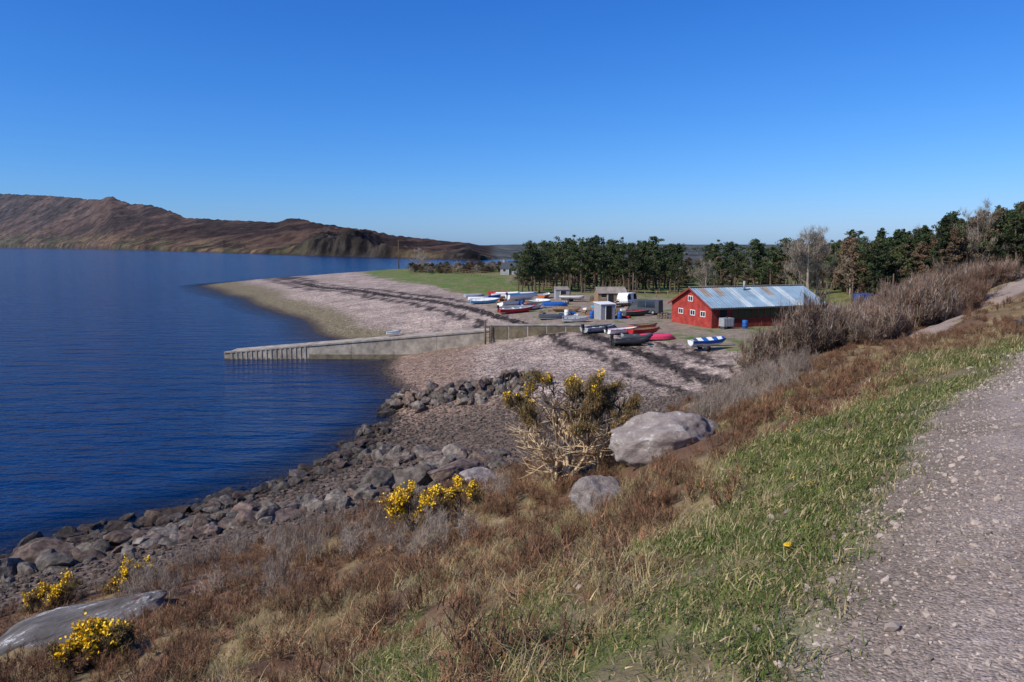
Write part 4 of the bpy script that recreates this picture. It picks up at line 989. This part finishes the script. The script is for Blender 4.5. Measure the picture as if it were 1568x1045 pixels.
def barrel(name,x,y,m_,r_=.3,hh=.9):
    mb=MB();mb.tube([(0,0,0),(0,0,.04),(0,0,hh*.3),(0,0,hh*.33),(0,0,hh*.36),(0,0,hh*.64),(0,0,hh*.67),(0,0,hh*.7),(0,0,hh*.96),(0,0,hh)],[r_*.93,r_,r_,r_*1.05,r_,r_,r_*1.05,r_,r_,r_*.93],16,0)
    return mb.obj(name,[m_],(x,y,h1(x,y)),0)
for (x,y,m_) in ((8.0,92,M_white),(9.3,94,M_orange),(6.2,97,M_blue),(12.9,93,M_redp),(14.2,96,M_white),(4.2,99,M_grey),(11,100,M_orange),(13.5,104,M_grey),(8.5,106,M_white),(1.5,110,M_blue),(9,97,M_wood),(15.5,101,M_redp),(6,113,M_wood),(2,125,M_blue),(12,108,M_cyan),(19.2,103,M_orange),(5,102,M_wood),(10.4,104,M_white),(16,106,M_wood),(-2,119,M_orange),(8,112,M_grey),(12,97,M_wood)):
    crates('fish_crates',x,y,random.uniform(-1.2,1.2),m_,random.randint(1,3),random.randint(1,3))
for (x,y,m_) in ((9.9,92,M_blue),(10.2,92.8,M_blue),(13.2,91,M_blue),(25.3,80.4,M_blue),(7,95,M_white),(2,106,M_orange)): barrel('plastic_barrel',x,y,m_)
def creels(name,x,y,rz,nn):
    mb=MB()
    for k in range(nn):
        ox=(k%4)*.7;oz=(k//4)*.4
        for a in (0,.3,.6):
            mb.tube([(ox+a,0,oz),(ox+a,0,oz+.22),(ox+a,.1,oz+.36),(ox+a,.35,oz+.36),(ox+a,.45,oz+.22),(ox+a,.45,oz)],[.015]*6,4,0)
        for (yy_,zz_) in ((0,0),(.45,0),(0,.2),(.45,.2),(.1,.36),(.35,.36)): mb.tube([(ox,yy_,oz+zz_),(ox+.6,yy_,oz+zz_)],[.012]*2,4,0)
        mb.box(ox+.02,ox+.58,.03,.42,oz+.02,oz+.2,1)
    return mb.obj(name,[M_black,M_wood],(x,y,h1(x,y)),rz)
for (x,y,k) in ((6.8,90,6),(11.5,97.5,8),(15,107,9),(3.5,96,5),(18,92,6),(-1,106,6),(9,121,8),(12.5,119,8)): creels('lobster_creels',x,y,random.uniform(-.9,.9),k)
mb=MB()
mb.box(0,1.3,0,.9,.35,1.25,0);mb.box(.1,.3,.05,.85,0,.34,1);mb.box(1,1.2,.05,.85,0,.34,1);mb.tube([(.65,.45,1.25),(.65,.45,1.36)],[.12,.12],10,1)
for k in range(6): mb.box(.1+k*.2,.16+k*.2,-.03,-.002,.4,1.2,0)
mb.obj('grey_storage_tank',[M_grey,M_dgrey],(22.7,79.3,2.95),.35)
mb=MB()
mb.add([(0,.0,0),(1.4,0,0),(1.4,1.2,0),(0,1.2,0),(-.2,-.15,1.2),(1.6,-.15,1.2),(1.6,1.35,1.2),(-.2,1.35,1.2)],[(0,1,5,4),(1,2,6,5),(2,3,7,6),(3,0,4,7),(0,3,2,1)],0)
mb.box(-.25,1.65,-.2,-.1,1.12,1.24,0);mb.box(-.25,1.65,1.3,1.4,1.12,1.24,0)
for q in (.15,.7,1.2): mb.box(q,q+.08,-.16,-.04,.1,1.1,0)
mb.box(.1,1.3,.1,1.1,.8,1.05,1)
mb.obj('blue_skip',[M_blue,M_redp],(43,92,h1(43.5,92.5)-.05),.1)
def pole(name,x,y,hh,r_=.09,cross=False,m_=None):
    mb=MB();mb.tube([(0,0,-.3),(0,0,hh*.5),(0,0,hh)],[r_*1.2,r_,r_*.75],8,0)
    if cross:
        mb.box(-.9,.9,-.12,-.08,hh-.5,hh-.38,0)
        for q in (-.8,-.3,.3,.8): mb.tube([(q,-.1,hh-.38),(q,-.1,hh-.2)],[.05,.04],6,0)
    else: mb.tube([(0,0,hh),(0,0,hh+.06)],[r_*.75,r_*.3],8,0)
    return mb.obj(name,[m_ or M_bark],(x,y,h1(x,y)),.3)
pole('telegraph_pole',-43,284,11,.16,True);pole('wooden_post',19.5,120,4.5,.12);pole('wooden_post',9.2,118,3.4,.1)
pole('wooden_post',46,90,3.0,.09);pole('wooden_post',42.5,93,3,.09);pole('wooden_post',36.5,86,2.4,.08);pole('telegraph_pole',33,165,8,.14,True)
def fence(name,pts,h=1.1,step=2.2,rails=2):
    mb=MB();acc=[]
    for (a,b_) in zip(pts[:-1],pts[1:]):
        a=Vector((*a,0));b_=Vector((*b_,0));k=max(1,int((b_-a).length/step))
        for i in range(k): acc.append(a.lerp(b_,i/k))
    acc.append(Vector((*pts[-1],0)))
    zz=H(np.array([p.x for p in acc]),np.array([p.y for p in acc]))
    for p,z in zip(acc,zz): p.z=z
    for p in acc: mb.tube([p+Vector((0,0,-.2)),p+Vector((0,0,h))],[.07,.06],6,0)
    for p,q in zip(acc[:-1],acc[1:]):
        for j in range(rails):
            o=Vector((0,0,h*(.45+.42*j)));mb.tube([p+o,q+o],[.035,.035],4,0)
    return mb.obj(name,[M_wood])
fence('post_and_rail_fence',[(-24,245),(-14,225),(-6,205),(4,185)],1.2,2.4,3)
fence('post_and_rail_fence',[(5,158),(20,134),(32,124),(48,118)],1.1)
fence('post_and_wire_fence',[(36,68),(40,66),(48,72),(58,80)],1.1,2.2)
def wall(name,pts,h=.8,w=.5,seed=0):
    P=[];g=random.Random(seed)
    for (a,b_) in zip(pts[:-1],pts[1:]):
        a=Vector((*a,0));b_=Vector((*b_,0));k=int((b_-a).length*9)
        for i in range(k):
            p=a.lerp(b_,i/k);P.append((p.x+g.gauss(0,w*.3),p.y+g.gauss(0,w*.3),g.uniform(0,h)))
    P=np.array(P);P[:,2]+=H(P[:,0],P[:,1])-.05
    scatter(name,P,up_rot(len(P),.5),sc3(R.uniform(.12,.24,len(P)),.2),R.integers(0,10,len(P)),ROCKS)
wall('drystone_wall',[(36,60),(42,62.5),(50,66),(62,72)],.9,.5,1)
wall('rubble_wall',[(19,27),(23,31),(27,35),(30,37)],.5,.9,2)

# ---------------------------------------------------------------- world, sun, camera
az=math.radians(238);el=math.radians(42)
w=bpy.data.worlds.new('World');S.world=w;w.use_nodes=True;nt=w.node_tree;N=nt.nodes;L=nt.links
sk=N.new('ShaderNodeTexSky');sk.sky_type='NISHITA';sk.sun_disc=False;sk.sun_elevation=el;sk.sun_rotation=az
sk.air_density=1.0;sk.dust_density=.35;sk.ozone_density=3.0;sk.altitude=10
# colour response of a clear northern sky: per-channel gamma + gain on the sky texture
sp=N.new('ShaderNodeSeparateColor');cb=N.new('ShaderNodeCombineColor');L.new(sk.outputs[0],sp.inputs[0])
for i,(pw,gn) in enumerate(((1.58,.68),(1.12,.84),(.85,1.33))):
    m1=N.new('ShaderNodeMath');m1.operation='MULTIPLY';m1.inputs[1].default_value=.1;L.new(sp.outputs[i],m1.inputs[0])
    m2=N.new('ShaderNodeMath');m2.operation='POWER';m2.inputs[1].default_value=pw;L.new(m1.outputs[0],m2.inputs[0])
    m3=N.new('ShaderNodeMath');m3.operation='MULTIPLY';m3.inputs[1].default_value=gn*10;L.new(m2.outputs[0],m3.inputs[0])
    L.new(m3.outputs[0],cb.inputs[i])
L.new(cb.outputs[0],N['Background'].inputs[0]);N['Background'].inputs[1].default_value=.1
sd=Vector((math.sin(az)*math.cos(el),math.cos(az)*math.cos(el),math.sin(el)))
l=bpy.data.lights.new('sun','SUN');l.energy=5.0;l.angle=math.radians(.5);l.color=(1,.92,.80)
lo=bpy.data.objects.new('sun',l);lo.rotation_euler=sd.to_track_quat('Z','Y').to_euler();lo.location=(0,0,60);COL.objects.link(lo)
cam=bpy.data.cameras.new('camera');cam.lens=26.17;cam.sensor_width=36;cam.clip_start=.1;cam.clip_end=30000
co=bpy.data.objects.new('camera',cam);co.location=(0,0,12);co.rotation_euler=(math.radians(90-7.35),0,0);COL.objects.link(co);S.camera=co
